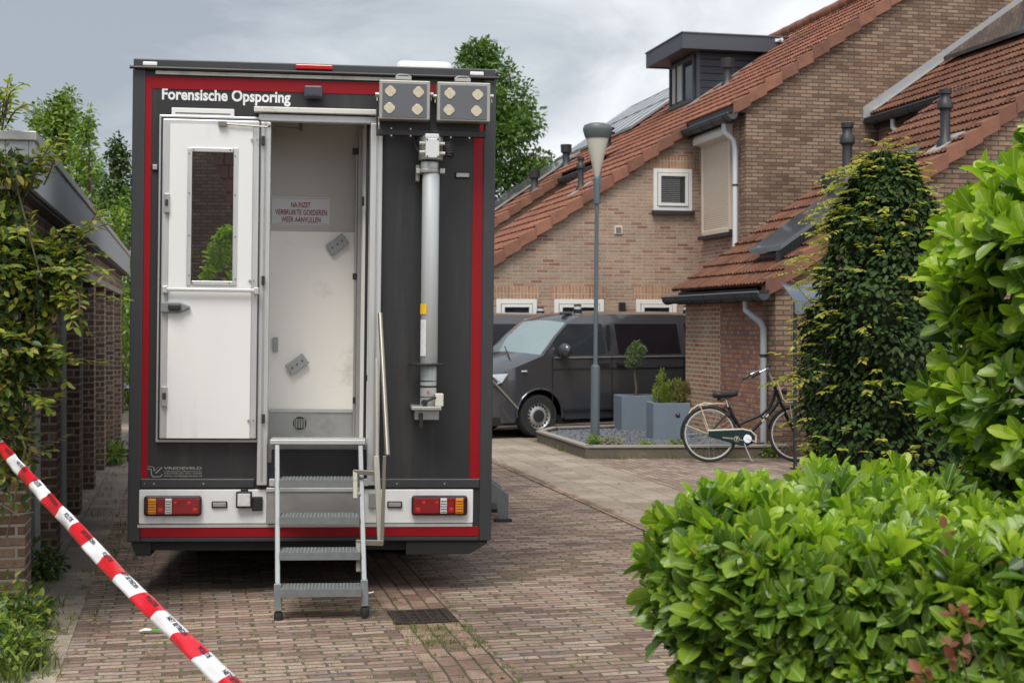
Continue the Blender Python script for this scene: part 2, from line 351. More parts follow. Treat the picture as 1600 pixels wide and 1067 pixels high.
def vergemat(name, col):
    m = plain(name, col, .75, var=.3, vs=4, bump=.2, bs=30, dirt=((.10,.055,.038), 3.5, .5, .6)); nt = m.node_tree; b = nt.nodes['Principled BSDF']
    src = b.inputs['Base Color'].links[0].from_socket; g = nd(nt, 'ShaderNodeNewGeometry'); mr = nd(nt, 'ShaderNodeMapRange'); mr.inputs[3].default_value = .68; mr.inputs[4].default_value = 1.22
    nt.links.new(g.outputs['Random Per Island'], mr.inputs[0]); v = nd(nt, 'ShaderNodeVectorMath', operation='SCALE'); nt.links.new(src, v.inputs[0]); nt.links.new(mr.outputs[0], v.inputs['Scale']); nt.links.new(v.outputs[0], b.inputs['Base Color']); return m
M_verge = vergemat('verge_tile', (.25,.108,.068))
M_brickA = bricks('tan_brown_brick', [(0,(.27,.125,.085)),(.08,(.34,.195,.135)),(.3,(.365,.245,.175)),(.7,(.425,.30,.215)),(1,(.37,.265,.195))], (.44,.38,.32), ms=.009, stain=.28, patch=((.20,.13,.10),.7,.55,.30))
M_brickB = bricks('brown_brick', [(0,(.18,.105,.075)),(.35,(.27,.172,.118)),(.7,(.33,.22,.15)),(1,(.38,.265,.185))], (.11,.09,.075), ms=.010, stain=.38, patch=((.11,.075,.058),.9,.52,.45))
M_brickC = bricks('pink_brick', [(0,(.30,.15,.11)),(.5,(.42,.24,.175)),(1,(.50,.32,.24))], (.52,.45,.37), ms=.011, stain=.2)
M_brickD = bricks('light_joint_brick', [(0,(.38,.15,.09)),(.4,(.46,.24,.15)),(1,(.44,.30,.20))], (.58,.50,.38), ms=.012, stain=.25)
M_brickE = bricks('header_brick', [(0,(.30,.14,.10)),(.4,(.46,.19,.11)),(.7,(.52,.25,.13)),(1,(.45,.30,.20))], (.20,.16,.17), bw=.118, ms=.010, stain=.25)
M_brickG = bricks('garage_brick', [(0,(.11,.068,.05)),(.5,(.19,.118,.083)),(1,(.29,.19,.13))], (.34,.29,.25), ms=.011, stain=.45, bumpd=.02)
M_soldier = bricks('soldier_brick', [(0,(.38,.19,.12)),(1,(.47,.29,.18))], (.50,.42,.33), bw=.0667, rh=.26, ms=.009, offset=0)

# ------------------------------------------------------------------ ground
PAV = [(0,(.15,.10,.08)),(.25,(.255,.167,.138)),(.6,(.315,.222,.178)),(.85,(.385,.30,.235)),(1,(.21,.163,.155))]
M_pave = bricks('street_clinkers', PAV, (.12,.097,.08), bw=.205, rh=.072, ms=.0085, offset=.43, moss=((.10,.13,.04), 1.3, .47), stain=.42, coord='Object', bumpd=.022, wob=.045, rough=.8, patch=((.17,.14,.10),.55,.56,.5))
M_pave2 = bricks('channel_clinkers', [(0,(.19,.115,.09)),(.5,(.29,.19,.15)),(1,(.35,.245,.19))], (.09,.085,.055), bw=.205, rh=.099, ms=.007, moss=((.10,.11,.04), 1.6, .55), stain=.45, coord='Object', rot=R(90), bumpd=.02, wob=.03, patch=((.15,.12,.09),1.2,.52,.5))
M_tilepath = bricks('pavement_slabs', [(0,(.25,.205,.165)),(.5,(.305,.255,.205)),(1,(.345,.295,.24))], (.15,.125,.10), bw=.30, rh=.30, ms=.005, offset=.5, moss=((.12,.13,.06), 2.0, .5), stain=.32, patch=((.26,.21,.16),1.2,.5,.5), coord='Object', rot=R(90), bumpd=.008)
M_drive = bricks('driveway_clinkers', [(0,(.20,.145,.12)),(.5,(.27,.20,.165)),(1,(.33,.26,.21))], (.12,.10,.08), bw=.2, rh=.098, ms=.007, moss=((.1,.11,.05), 1.8, .5), stain=.38, coord='Object', rot=R(90), bumpd=.015, wob=.02)
M_soil = plain('soil', (.055,.042,.03), .95, var=.4, vs=9, bump=.6, bs=30)
def sheet(name, pts, z, mat, sub=None):
    mb = MB(); mb.add([(x,y,z) for x,y in pts], [list(range(len(pts)))])
    o = mb.build(name, mat); o.rotation_euler = (0,0,ANG); return tag(o, kind='structure')
sheet('ground', [(-400,-400),(400,-400),(400,400),(-400,400)], -.004, M_pave)
sheet('footpath', [(3.91,-12),(5.07,-12),(5.07,60),(3.91,60)], .0, M_tilepath)
sheet('kerb', [(3.80,-12),(3.91,-12),(3.91,60),(3.80,60)], .004, M_pave2)
sheet('road_driveway', [(5.07,8.6),(30,8.6),(30,30),(5.07,30)], .0, M_drive)
sheet('road_gutter', [(1.19,-12),(1.59,-12),(1.59,60),(1.19,60)], .0, M_pave2)
sheet('path_edge', [(-1.2,-12),(-.62,-12),(-.62,60),(-1.2,60)], .0, M_tilepath)
sheet('ground_soil', [(1.75,4.9),(3.7,2.2),(14,2.2),(14,6.6),(2.95,6.6)], .004, M_soil)

# drain grate in the channel
def drain():
    t = thing('drain_grate', 'rusty cast iron drain grate sunk in the brick gutter behind the truck', 'drain grate', st(1.38,8.42,0), ANG)
    mb = MB(); w, l = .185, .19
    mb.box(-w,-w+.03,-l,l,-.02,.012); mb.box(w-.05,w,-l,l,-.02,.012); mb.box(-w+.03,w-.05,-l,-l+.03,-.02,.011); mb.box(-w+.03,w-.05,l-.03,l,-.02,.011)
    m = plain('rusty_iron', (.045,.033,.028), .75, .5, var=.4, vs=12, bump=.4, bs=60)
    mb.build('frame', m, t, bevel=.003)
    g = MB()
    for i in range(5): g.box(-w+.03+i*.063, -w+.05+i*.063, -l+.03, l-.03, -.02, .008)
    for j in range(3): g.box(-w+.03, w-.05, -l+.09+j*.085, -l+.115+j*.085, -.021, .0065)
    g.build('grating', m, t); p = MB(); p.box(-w+.01,w-.01,-l+.01,l-.01,-.012,.0025); p.build('pit_shade_sheet', M_black, t)  # black sheet below the bars paints in the shade of the hollow
drain()

# ------------------------------------------------------------------ houses (raw street coordinates, enlarged by K about the camera)
K = 1.07
def hz(z): return EYE+(z-EYE)*K
def house_root(name, label, s0, t0):
    r = thing(name, label, 'house', st(s0*K, t0*K), ANG, 'brick houses round the yard'); r['o'] = (s0, t0); return r
def HT(root):
    s0, t0 = root['o'][0], root['o'][1]
    return lambda v: Vector(((v.x-s0)*K, (v.y-t0)*K, hz(v.z) if v.z > .0 else 0.0))
def hp(mb, name, mat, root, parent=None, **kw): return mb.build(name, mat, parent or root, tf=HT(root), **kw)
def roof_tiles(regions, zf, course=.285, tile=.105, lift=.10):
    """regions: (s0, s1, t0, t1); real wavy interlocking tiles, course over course"""
    mb = MB(); per = 6
    prof = [0,.005,.016,.020,.013,.002]
    for (s0, s1, t0, t1) in regions:
        n = int(round((t1-t0)/tile)); nt_ = n*per+1; ts = np.linspace(t0, t1, nt_); h = [prof[i%per] for i in range(nt_)]
        k0 = int(round((s0-regions[0][0])/course)); i = 0
        s = s0
        while s < s1-.02:
            e = min(s+course, s1); jt = (RNG.random(nt_)-.5)*.006
            rows = []
            for (ss, dz, wv) in ((s+.012, -.022, 1), (s-.028, .040, 1), (e+.015, .0, 1)):
                rows.append([(ss + (.004*math.sin(ii*.7+s*9)), ts[ii], zf(ss)+lift+dz+(h[ii]+jt[ii] if wv else 0)) for ii in range(nt_)])
            vs = rows[0]+rows[1]+rows[2]; fs = []
            for r in range(2):
                for ii in range(nt_-1): fs.append((r*nt_+ii, r*nt_+ii+1, (r+1)*nt_+ii+1, (r+1)*nt_+ii))
            mb.add(vs, fs); s = e
    return mb
def verge(s0, s1, t, zf, course=.285, w=.14, side=-1):
    mb = MB(); s = s0; i = 0
    while s < s1-.05:
        e = min(s+course+.03, s1+.03); a = .155+.004*(i%3); z0, z1 = zf(s), zf(e)
        y0, y1 = (t-w*.35, t+w*.75)
        drop = .10
        lo = [(s,y0,z0-drop+.035),(e,y0,z1-drop-.015),(e,y0,z1+a-.060),(s,y0,z0+a+.012)]
        mb.add(lo+[(p[0],y1,p[2]+(0 if k > 1 else .0)) for k, p in enumerate(lo)],
               [(0,1,2,3),(7,6,5,4),(0,4,5,1),(1,5,6,2),(2,6,7,3),(3,7,4,0)])
        s += course; i += 1
    return mb
def gable(mb, plane_t, thick, s0, s1, zf, zlow=-.2, flat=None):
    pts = [(s0,plane_t,zlow),(s1,plane_t,zlow),(s1,plane_t,zf(s1) if flat is None else flat(s1)),(s0,plane_t,zf(s0))]
    mb.prism(pts, (0,thick,0))
def gutter(s, t0, t1, z, root, r=.085):
    mb = MB(); n = 9
    sec = [(-r*math.cos(math.pi*k/(n-1)), -r*math.sin(math.pi*k/(n-1))) for k in range(n)]
    sec = [(-r*1.05, .02)]+sec+[(r, .05)]; inner = [(a*.9, b*.9+.008) for a, b in sec[::-1]]; pr = sec+inner
    mb.prism([(s+a, t0, z+b) for a, b in pr], (0, t1-t0, 0))
    mb.prism([(s+a, t0-.004, z+b) for a, b in sec[1:-1]], (0, .012, 0)); mb.prism([(s+a, t1-.008, z+b) for a, b in sec[1:-1]], (0, .012, 0))
    g = hp(mb, 'gutter', M_slate, root)
    lp = MB(); lp.tube([(s-r*1.05, t0, z+.025),(s-r*1.05, t1, z+.025)], .013, 8); hp(lp, 'gutter_bead', M_zinc, root, g)
    b = MB(); k = t0+.25
    while k < t1: 
        for i in range(n-1):
            b.bar((s+sec[i+1][0]*1.04, k, z+sec[i+1][1]*1.04), (s+sec[i+2][0]*1.04, k, z+sec[i+2][1]*1.04), .02, .006, (0,1,0))
        k += .55
    hp(b, 'gutter_bracket', M_slate, root, g); return g
def vent_pipe(s, t, zf, root, h=.55, r=.06, cap='cowl'):
    z = zf(s)+.1; mb = MB()
    if cap == 'cowl': pr = [(r*1.9,-.12),(r*1.6,.05),(r,.1),(r,h*.62),(r*1.55,h*.66),(r*1.55,h*.76),(r,h*.82),(r*.95,h*.9),(r*1.25,h*.92),(r*1.25,h)]
    elif cap == 'flat': pr = [(r*1.5,-.12),(r,.06),(r,h*.7),(r*1.9,h*.72),(r*1.9,h*.8),(r*1.2,h*.82),(r*1.2,h*.9),(r*1.8,h*.92),(r*1.8,h)]
    else: pr = [(r*1.7,-.12),(r*1.5,.02),(r,.08),(r,h*.6),(r*1.5,h*.64),(r*1.6,h)]
    mb.lathe(pr, (s, t, z)); v = hp(mb, 'vent_pipe', M_vent, root)
    fl = MB(); fl.obox((s-.02, t, z+.02), (.5,.36,.015), Matrix.Rotation(-math.atan(.68),3,'Y')); hp(fl, 'flashing', M_lead, root, v)
def window_front(name, root, s0, s1, z0, z1, t, curtain=False, frame=.07, sill=True):
    """window set in a wall facing the camera"""
    w = MB(); f = frame
    w.box(s0,s0+f,t-.03,t+.05,z0,z1); w.box(s1-f,s1,t-.03,t+.05,z0,z1); w.box(s0+f,s1-f,t-.03,t+.05,z1-f,z1); w.box(s0+f,s1-f,t-.03,t+.05,z0,z0+f)
    W = hp(w, name, M_whiteframe, root, bevel=.006)
    c = MB(); g = f+.012; d = .055
    for (a,b,cc,dd) in ((s0+g,s0+g+d,z0+g,z1-g),(s1-g-d,s1-g,z0+g,z1-g),(s0+g+d,s1-g-d,z1-g-d,z1-g),(s0+g+d,s1-g-d,z0+g,z0+g+d)): c.box(a,b,t-.05,t+.03,cc,dd)
    hp(c, 'casement', M_whiteframe, root, W, bevel=.006)
    p = MB(); p.box(s0+g+d,s1-g-d,t-.018,t-.006,z0+g+d,z1-g-d); hp(p, 'pane', M_glass, root, W)
    if curtain:
        b = MB(); z = z0+g+d+.01
        while z < z1-g-d-.01: b.box(s0+g+d+.01,s1-g-d-.10,t-.026,t-.020,z,z+.011); z += .034
        hp(b, 'blind', plain('blind_slats', (.22,.23,.24), .5), root, W)
    if sill:
        q = MB(); q.box(s0-.03,s1+.03,t-.09,t+.02,z0-.075,z0-.005); hp(q, 'sill', M_vent, root, W)
    return W

zA = lambda s: 5.30+.68*(s-8.9)          # roof plane of the row across the street end
zAr = lambda s: zA(12.75)-.18*(s-12.75)
# --- first house of the row
HG = 'brick houses round the yard'
H1 = house_root('brick_house', 'large brick house with orange tiled roof, anthracite dormer and cream roller shutter', 9.17, 22.4)
w = MB(); gable(w, 24.6, .3, 3.2, 9.17, lambda s: zA(s)); hp(w, 'wall', M_brickA, H1)
w = MB(); w.prism([(9.17,22.4,-.2),(16.8,22.4,-.2),(16.8,22.4,zAr(16.8)),(12.75,22.4,zA(12.75)),(9.17,22.4,zA(9.17))], (0,.3,0)); hp(w, 'wall', M_brickB, H1)
w = MB(); w.box(9.165,9.4,22.703,24.6,-.2,5.42); hp(w, 'wall', M_brickC, H1)
w = MB(); w.box(9.16,9.4,22.42,22.703,-.2,5.3); 
w = MB(); w.box(9.15,9.4,28.5,31.2,-.2,5.4); w.box(3.2,3.4,24.9,28.4,-.2,1.5); w.box(3.2,9.15,28.4,28.6,-.2,1.6); hp(w, 'wall', M_brickC, H1)
rt = roof_tiles([(8.9,12.75,22.34,31.3),(3.2,8.9,24.5,28.6)], zA); RF1 = hp(rt, 'roof', M_terra, H1, smooth=False)
b = MB(); b.prism([(8.95,22.72,zA(8.95)),(12.75,22.72,zA(12.75)),(16.8,22.72,zAr(16.8)),(16.8,22.72,zAr(16.8)-.2),(12.75,22.72,zA(12.75)-.2),(8.95,22.72,zA(8.95)-.2)], (0,8.5,0)); hp(b, 'roof_deck', M_vent, H1, RF1)
b = MB(); b.prism([(3.2,24.92,zA(3.2)+.03),(8.95,24.92,zA(8.95)+.03),(8.95,24.92,zA(8.95)-.1),(3.2,24.92,zA(3.2)-.1)], (0,3.5,0)); hp(b, 'roof_deck', M_vent, H1, RF1)
b = MB(); b.prism([(12.8,22.36,zAr(12.8)+.12),(17,22.36,zAr(17)+.12),(17,22.36,zAr(17)),(12.8,22.36,zAr(12.8))], (0,8.9,0)); hp(b, 'back_slope', M_verge, H1, RF1)
hp(verge(8.92,12.75,22.36,zA), 'verge', M_verge, H1, RF1, bevel=.01); hp(verge(3.2,8.86,24.54,zA), 'verge', M_verge, H1, RF1, bevel=.01)
rd = MB()
for i in range(26): rd.tube([(12.75,22.36+i*.34,zA(12.75)+.17+.01*(i%2)),(12.75,22.36+i*.34+.35,zA(12.75)+.19)], [.13,.115], 10)
hp(rd, 'ridge', M_verge, H1, RF1)
gutter(8.86, 22.2, 24.62, 5.24, H1)
# eaves board behind the gutter and return wall top
b = MB(); b.box(8.9,9.16,22.36,24.5,5.30,5.40); hp(b, 'soffit', M_vent, H1)
dp = MB(); dp.tube([(8.92,22.75,5.16),(8.92,22.75,5.02),(9.08,22.72,4.88),(9.10,22.70,4.7),(9.10,22.70,.1)], .045, 12); d_ = hp(dp, 'downpipe', M_pipewhite, H1)
for z in (4.1, 2.6): 
    c = MB(); c.lathe([(.052,0),(.052,.03)], (9.10,22.70,z)); hp(c, 'pipe_bracket', M_vent, H1, d_)
# roller shutter on the left-facing wall
sh = MB(); z = 3.42
while z < 5.0: sh.box(9.118,9.128,23.02+.01,24.28-.01,z,z+.032); z += .040
S_ = hp(sh, 'roller_shutter', M_shutter, H1)
q = MB(); q.box(9.128,9.15,23.02,24.28,3.38,5.0); hp(q, 'shutter_backing', plain('shutter_gap', (.42,.36,.30), .6), H1, S_)
q = MB(); q.box(9.10,9.16,22.96,23.03,3.38,5.02); q.box(9.10,9.16,24.27,24.34,3.38,5.02); q.box(9.095,9.15,23.03,24.27,3.34,3.42); hp(q, 'guide_rail', M_shutter, H1, S_, bevel=.006)
q = MB(); q.prism([(9.16,22.94,5.22),(8.99,22.94,5.16),(8.95,22.94,5.08),(8.95,22.94,4.98),(9.16,22.94,4.96)], (0,1.42,0)); hp(q, 'shutter_box', plain('shutter_box_white', (.70,.66,.60), .45), H1, S_, bevel=.008)
q = MB(); q.box(9.04,9.16,22.94,24.36,3.27,3.335); hp(q, 'sill', M_vent, H1, S_)
# windows in the gable wall
window_front('window', H1, 8.28, 9.02, 3.82, 4.58, 24.6, curtain=True)
def lintel(s0, s1, z, root, t=24.6):
    q = MB(); q.box(s0,s1,t-.006,t+.02,z,z+.23); hp(q, 'lintel', M_soldier, root)
lintel(8.2, 9.1, 4.585, H1)
for (a,b_) in ((5.36,6.10),(6.42,7.34),(7.95,8.72)):
    window_front('window', H1, a, b_, .9 if a != 6.42 else .1, 2.20, 24.6, sill=False, frame=.08); lintel(a-.05, b_+.05, 2.205, H1)
q = MB(); q.box(7.62,7.73,24.50,24.6,1.98,2.15); hp(q, 'wall_lamp', M_black, H1, bevel=.01)
q = MB(); q.box(7.54,7.69,24.575,24.6,3.38,3.53)
v_ = hp(q, 'wall_vent', M_shutter, H1, bevel=.004); q = MB()
for i in range(4): q.box(7.565,7.665,24.568,24.575,3.405+i*.027,3.42+i*.027)
hp(q, 'vent_slat', M_zinc, H1, v_)
# dormer
zd = 7.40; ds, de = 10.32, 12.2
D = MB(); D.prism([(ds,27.85,zA(ds)-.1),(ds,27.85,zd),(12.1,27.85,zd),(12.1,27.85,zA(12.1)-.1)], (0,1.62,0)); DM = hp(D, 'dormer', M_anth, H1)
bd = MB(); z = zA(ds)+.1
while z < zd-.02:
    s_end = min(12.05, 8.9+(z-5.30)/.68+.05); s_st = ds+.06
    if s_end > s_st: bd.box(s_st, s_end, 27.825, 27.85, z, z+.135)
    z += .147
hp(bd, 'cladding', M_anth, H1, DM, bevel=.006)
q = MB(); q.box(ds-.01,ds+.06,27.81,27.87,zA(ds)-.05,zd); q.box(ds-.03,ds,27.82,29.5,zA(ds)+.02,zA(ds)+.12); hp(q, 'corner_board', M_anth2, H1, DM)
fz0, fz1 = 7.38, 7.70
q = MB(); q.box(9.88,12.28,27.5,27.56,fz0,fz1); q.box(9.88,9.94,27.56,29.8,fz0,fz1); q.box(9.94,12.2,27.56,29.8,fz0+.02,fz0+.05); q.box(9.94,12.3,27.56,29.8,fz1-.03,fz1-.01); q.box(9.88,12.28,29.8,29.86,fz0,fz1)
RB_ = hp(q, 'roof_box', M_anth2, H1, DM, bevel=.008); q = MB(); q.box(9.86,12.3,27.48,29.88,fz1,fz1+.022); hp(q, 'roof_trim', M_zinc, H1, RB_)
q = MB(); q.box(ds-.05,ds+.02,27.93,28.0,zA(ds)+.16,zd-.05); q.box(ds-.05,ds+.02,28.55,28.63,zA(ds)+.16,zd-.05); q.box(ds-.05,ds+.02,29.0,29.06,zA(ds)+.16,zd-.05); q.box(ds-.05,ds+.02,29.38,29.45,zA(ds)+.16,zd-.05); q.box(ds-.052,ds+.02,27.93,29.45,zd-.13,zd-.05); q.box(ds-.052,ds+.02,27.93,29.45,zA(ds)+.12,zA(ds)+.2)
FW = hp(q, 'dormer_window', M_anth2, H1, DM, bevel=.006); q = MB(); q.box(ds-.02,ds-.012,27.95,29.43,zA(ds)+.15,zd-.1); hp(q, 'pane', M_glass, H1, FW)
q = MB(); q.box(ds-.026,ds-.021,28.66,28.99,zA(ds)+.25,zd-.13); q.box(ds-.026,ds-.021,29.1,29.3,zA(ds)+.25,zd-.13); hp(q, 'curtain', M_curtain, H1, FW)
q = MB(); q.obox((11.2,27.70,zA(11.2)+.14), (2.9,.22,.02), Matrix.Rotation(-math.atan(.68),3,'Y')); hp(q, 'flashing', M_lead, H1, DM)
q = MB(); q.tube([(11.98,27.48,7.62),(12.0,27.36,7.63)], .035, 10); q.box(11.9,12.06,27.47,27.5,7.60,7.66); hp(q, 'camera', M_white, H1, DM)
vent_pipe(10.62, 26.9, zA, H1, .52, .085, 'cap')
vent_pipe(7.25, 25.8, zA, H1, .62, .055, 'cowl')
# --- second house further along the row
H2 = house_root('brick_house', 'farther brick house with solar panels on its orange roof, seen past the lamp post', 9.0, 31.3)
w = MB(); gable(w, 33.4, .3, 3.0, 9.0, zA); hp(w, 'wall', M_brickA, H2)
w = MB(); w.box(9.1,9.4,31.3,33.4,-.2,5.4); w.box(3.0,3.2,33.7,40,-.2,1.2); w.prism([(3.2,39.8,-.2),(12.75,39.8,-.2),(12.75,39.8,zA(12.75)),(3.2,39.8,zA(3.2))],(0,.2,0)); hp(w, 'wall', M_brickC, H2)
rt = roof_tiles([(8.9,12.75,31.3,40.0),(3.0,8.9,33.3,40.0)], zA); RF2 = hp(rt, 'roof', M_terra, H2, smooth=False)
b = MB(); b.prism([(3.0,33.72,zA(3.0)+.03),(12.75,33.72,zA(12.75)+.03),(16.8,33.72,zAr(16.8)),(16.8,33.72,zAr(16.8)-.15),(12.75,33.72,zA(12.75)-.1),(3.0,33.72,zA(3.0)-.1)], (0,6.1,0)); b.prism([(9.05,31.32,zA(9.05)+.03),(12.75,31.32,zA(12.75)+.03),(16.8,31.32,zAr(16.8)),(16.8,31.32,zAr(16.8)-.15),(12.75,31.32,zA(12.75)-.1),(9.05,31.32,zA(9.05)-.1)], (0,2.4,0)); hp(b, 'roof_deck', M_vent, H2, RF2)
hp(verge(3.0,8.86,33.34,zA), 'verge', M_verge, H2, RF2, bevel=.01)
gutter(8.86, 28.6, 33.4, 5.24, H2)
def panels(cells, zf, root, up=.20, name='solar_panel'):
    for (s0,s1,t0,t1) in cells:
        q = MB(); q.prism([(s0,t0,zf(s0)+up),(s1,t0,zf(s1)+up),(s1,t0,zf(s1)+up+.045),(s0,t0,zf(s0)+up+.045)], (0,t1-t0,0)); P_ = hp(q, name, M_panel, root)
        e = MB()
        for (a,b_,c,d) in ((s0,s1,t0-.02,t0),(s0,s1,t1,t1+.02)): e.prism([(a,c,zf(a)+up-.01),(b_,c,zf(b_)+up-.01),(b_,c,zf(b_)+up+.055),(a,c,zf(a)+up+.055)], (0,d-c,0))
        for a in (s0-.02, s1): e.box(a,a+.02,t0-.02,t1+.02,zf(a)+up-.01,zf(a)+up+.06)
        hp(e, 'panel_frame', M_alu_d, root, P_)
        r = MB(); r.bar((s0+.2,t0+.02,zf(s0+.2)+.13),(s1-.2,t0+.02,zf(s1-.2)+.13),.04,.1); r.bar((s0+.2,t1-.05,zf(s0+.2)+.13),(s1-.2,t1-.05,zf(s1-.2)+.13),.04,.1); hp(r, 'mounting_rail', M_vent, root, P_)
panels([(10.1,11.35,31.6+1.0*i,32.58+1.0*i) for i in range(7)]+[(11.4,12.6,31.6+1.0*i,32.58+1.0*i) for i in range(8)]+[(6.6,8.2,35.2+1.0*i,36.18+1.0*i) for i in range(4)]+[(8.25,9.85,35.2+1.0*i,36.18+1.0*i) for i in range(4)], zA, H2)
for (s,t,h,c) in ((8.35,33.9,.5,'cap'),(9.4,31.2,.5,'flat'),(9.45,35.0,.55,'cap'),(6.0,34.2,.7,'cowl')):
    vent_pipe(s, t, zA, H2 if t > 31.3 else H1, h, .09 if c != 'cowl' else .08, c)

# --- near house on the right with the bicycle wall
zB = lambda s: 2.15+.685*(s-6.95)
H3 = house_root('brick_house', 'near low-eaved brick house with dark red roof, bicycle standing against it', 7.1, 16.4)
w = MB(); w.prism([(7.1,16.4,-.2),(17,16.4,-.2),(17,16.4,zB(15.2)-.3),(15.2,16.4,zB(15.2)),(7.1,16.4,zB(7.1))], (0,.3,0)); hp(w, 'wall', M_brickB, H3)
w = MB(); w.box(7.098,7.35,18.25,19.62,-.2,2.12); hp(w, 'wall', M_brickD, H3)
w = MB(); w.box(7.102,7.35,16.703,18.25,-.2,2.12); hp(w, 'wall', M_brickE, H3)
w = MB(); w.box(11.6,11.8,19.62,22.38,-.2,5.4); w.box(7.36,11.6,19.45,19.62,-.2,2.3); w.prism([(7.36,19.47,2.3),(11.6,19.47,2.3),(11.6,19.47,5.2)],(0,.15,0)); hp(w, 'wall', M_brickB, H3)
rt = roof_tiles([(6.93,11.5,16.34,19.7),(11.45,15.3,16.34,22.38)], zB, course=.245); RF3 = hp(rt, 'roof', M_terra_d, H3, smooth=False)
b = MB(); b.prism([(7.0,16.72,zB(7.0)+.02),(15.3,16.72,zB(15.3)+.02),(15.3,16.72,zB(15.3)-.15),(7.0,16.72,zB(7.0)-.15)], (0,2.95,0)); b.prism([(11.5,19.68,zB(11.5)+.02),(15.3,19.68,zB(15.3)+.02),(15.3,19.68,zB(15.3)-.15),(11.5,19.68,zB(11.5)-.15)], (0,2.7,0)); hp(b, 'roof_deck', M_vent, H3, RF3)
hp(verge(6.95,15.3,16.38,zB,course=.245), 'verge', vergemat('old_verge', (.20,.085,.05)), H3, RF3, bevel=.01)
q = MB(); q.prism([(15.3,16.34,zB(15.3)+.1),(18,16.34,zB(15.3)-.2),(18,16.34,zB(15.3)-.4),(15.3,16.34,zB(15.3)-.1)],(0,6.04,0)); hp(q, 'back_slope', M_verge, H3, RF3)
gutter(6.87, 16.2, 19.8, 2.12, H3, r=.075); gutter(11.40, 19.0, 22.36, 5.24, H3)
q = MB(); q.prism([(11.45,22.24,zB(11.45)+.16),(15.3,22.24,zB(15.3)+.16),(15.3,22.24,zB(15.3)+.18),(11.45,22.24,zB(11.45)+.18)],(0,.14,0)); q.prism([(11.3,22.36,zB(11.3)+.10),(15.3,22.36,zB(15.3)+.14),(15.3,22.36,zB(15.3)+.33),(11.3,22.36,zB(11.3)+.33)],(0,.03,0)); hp(q, 'flashing', M_lead, H3, RF3)
dp = MB(); dp.tube([(6.90,16.85,2.05),(6.90,16.85,1.93),(7.0,16.62,1.78),(7.03,16.60,1.70),(7.03,16.60,.2)], .042, 12); d_ = hp(dp, 'downpipe', M_pipegrey, H3)
c = MB(); c.lathe([(.05,0),(.05,.03)], (7.03,16.60,1.35)); hp(c, 'pipe_bracket', M_vent, H3, d_)
dp = MB(); dp.tube([(11.45,21.6,5.16),(11.45,21.6,5.02),(11.5,21.3,4.8)], .045, 10); hp(dp, 'downpipe', M_pipewhite, H3)
def pane_on(px4, zf, root, up, name):        # raised collector lying on the tile plane
    (s0,s1,t0,t1) = px4; q = MB()
    q.prism([(s0,t0,zf(s0)+up),(s1,t0,zf(s1)+up),(s1,t0,zf(s1)+up+.07),(s0,t0,zf(s0)+up+.07)], (0,t1-t0,0)); P_ = hp(q, name, M_panel, root, bevel=.006)
    e = MB(); e.prism([(s0,t0+.08,zf(s0)+.12),(s1,t0+.08,zf(s1)+.12),(s1,t0+.08,zf(s1)+up),(s0,t0+.08,zf(s0)+up)], (0,.05,0)); e.prism([(s0+.1,t0+.1,zf(s0+.1)+.12),(s0+.14,t0+.1,zf(s0+.14)+.12),(s0+.14,t0+.1,zf(s0)+up),(s0+.1,t0+.1,zf(s0)+up)], (0,t1-t0-.2,0)); hp(e, 'mounting_rail', M_vent, root, P_)
pane_on((7.32,9.25,16.75,17.75), zB, H3, .28, 'solar_collector')
pane_on((12.6,15.1,19.2,22.0), zB, H3, .22, 'solar_collector')
vent_pipe(9.62, 16.75, zB, H3, .72, .065, 'cowl'); vent_pipe(9.15, 18.6, zB, H3, .85, .07, 'cowl'); vent_pipe(8.55, 17.9, zB, H3, .42, .075, 'cap')

# ------------------------------------------------------------------ house across the street behind the camera (mirrored in the door pane)
H4 = thing('brick_house', 'dark brick gable behind the viewer, mirrored in the truck door window', 'house', (-4.6,-9.5,0), R(6), 'brick houses round the yard')
w = MB(); w.prism([(-5,0,0),(6,0,0),(6,0,2.6),(3.4,0,3.2),(2.55,0,5.6),(1.9,0,7.4),(-5,0,9.6)],(0,-6,0)); w.build('wall', M_brickB, H4)
w = MB()
for i in range(16):
    for j in range(9):
        z = 3.0+i*.27; x = 3.38-(z-3.2)*.354+j*.27
        w.obox((x+.05, -.02-.06*i-.1, z+.1), (.26,.05,.36), Matrix.Rotation(R(20),3,'X'))
w.build('roof', M_verge, H4, bevel=.03)
w = MB(); w.prism([(3.4,-.25,3.0),(6,-.25,3.0),(6,-.25,7.4),(1.9,-1.4,7.4)],(0,-.1,0)); w.build('roof_deck', M_vent, H4)

# ------------------------------------------------------------------ garages on the left
G = thing('garage_row', 'row of flat-roofed brick garages with white fascia and grey doors', 'garages', st(-1.0,9.0), ANG)
GT = lambda v: Vector((v.x+1.0, v.y-9.0, v.z))
def gp(mb, name, mat, parent=None, **kw): return mb.build(name, mat, parent or G, tf=GT, **kw)
GP = [9.44,11.6,14.0,16.1,18.1,20.2,22.5]
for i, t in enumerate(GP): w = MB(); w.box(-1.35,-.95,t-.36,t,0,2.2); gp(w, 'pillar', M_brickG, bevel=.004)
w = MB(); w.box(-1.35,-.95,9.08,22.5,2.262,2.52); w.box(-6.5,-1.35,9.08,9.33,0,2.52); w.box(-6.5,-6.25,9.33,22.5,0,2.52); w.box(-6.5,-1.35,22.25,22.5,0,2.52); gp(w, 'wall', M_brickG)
w = MB(); w.box(-1.36,-.94,9.07,22.51,2.2,2.262); gp(w, 'lintel', M_concrete)
M_door = plain('garage_door', (.30,.315,.33), .5, .1, var=.1, streak=True)
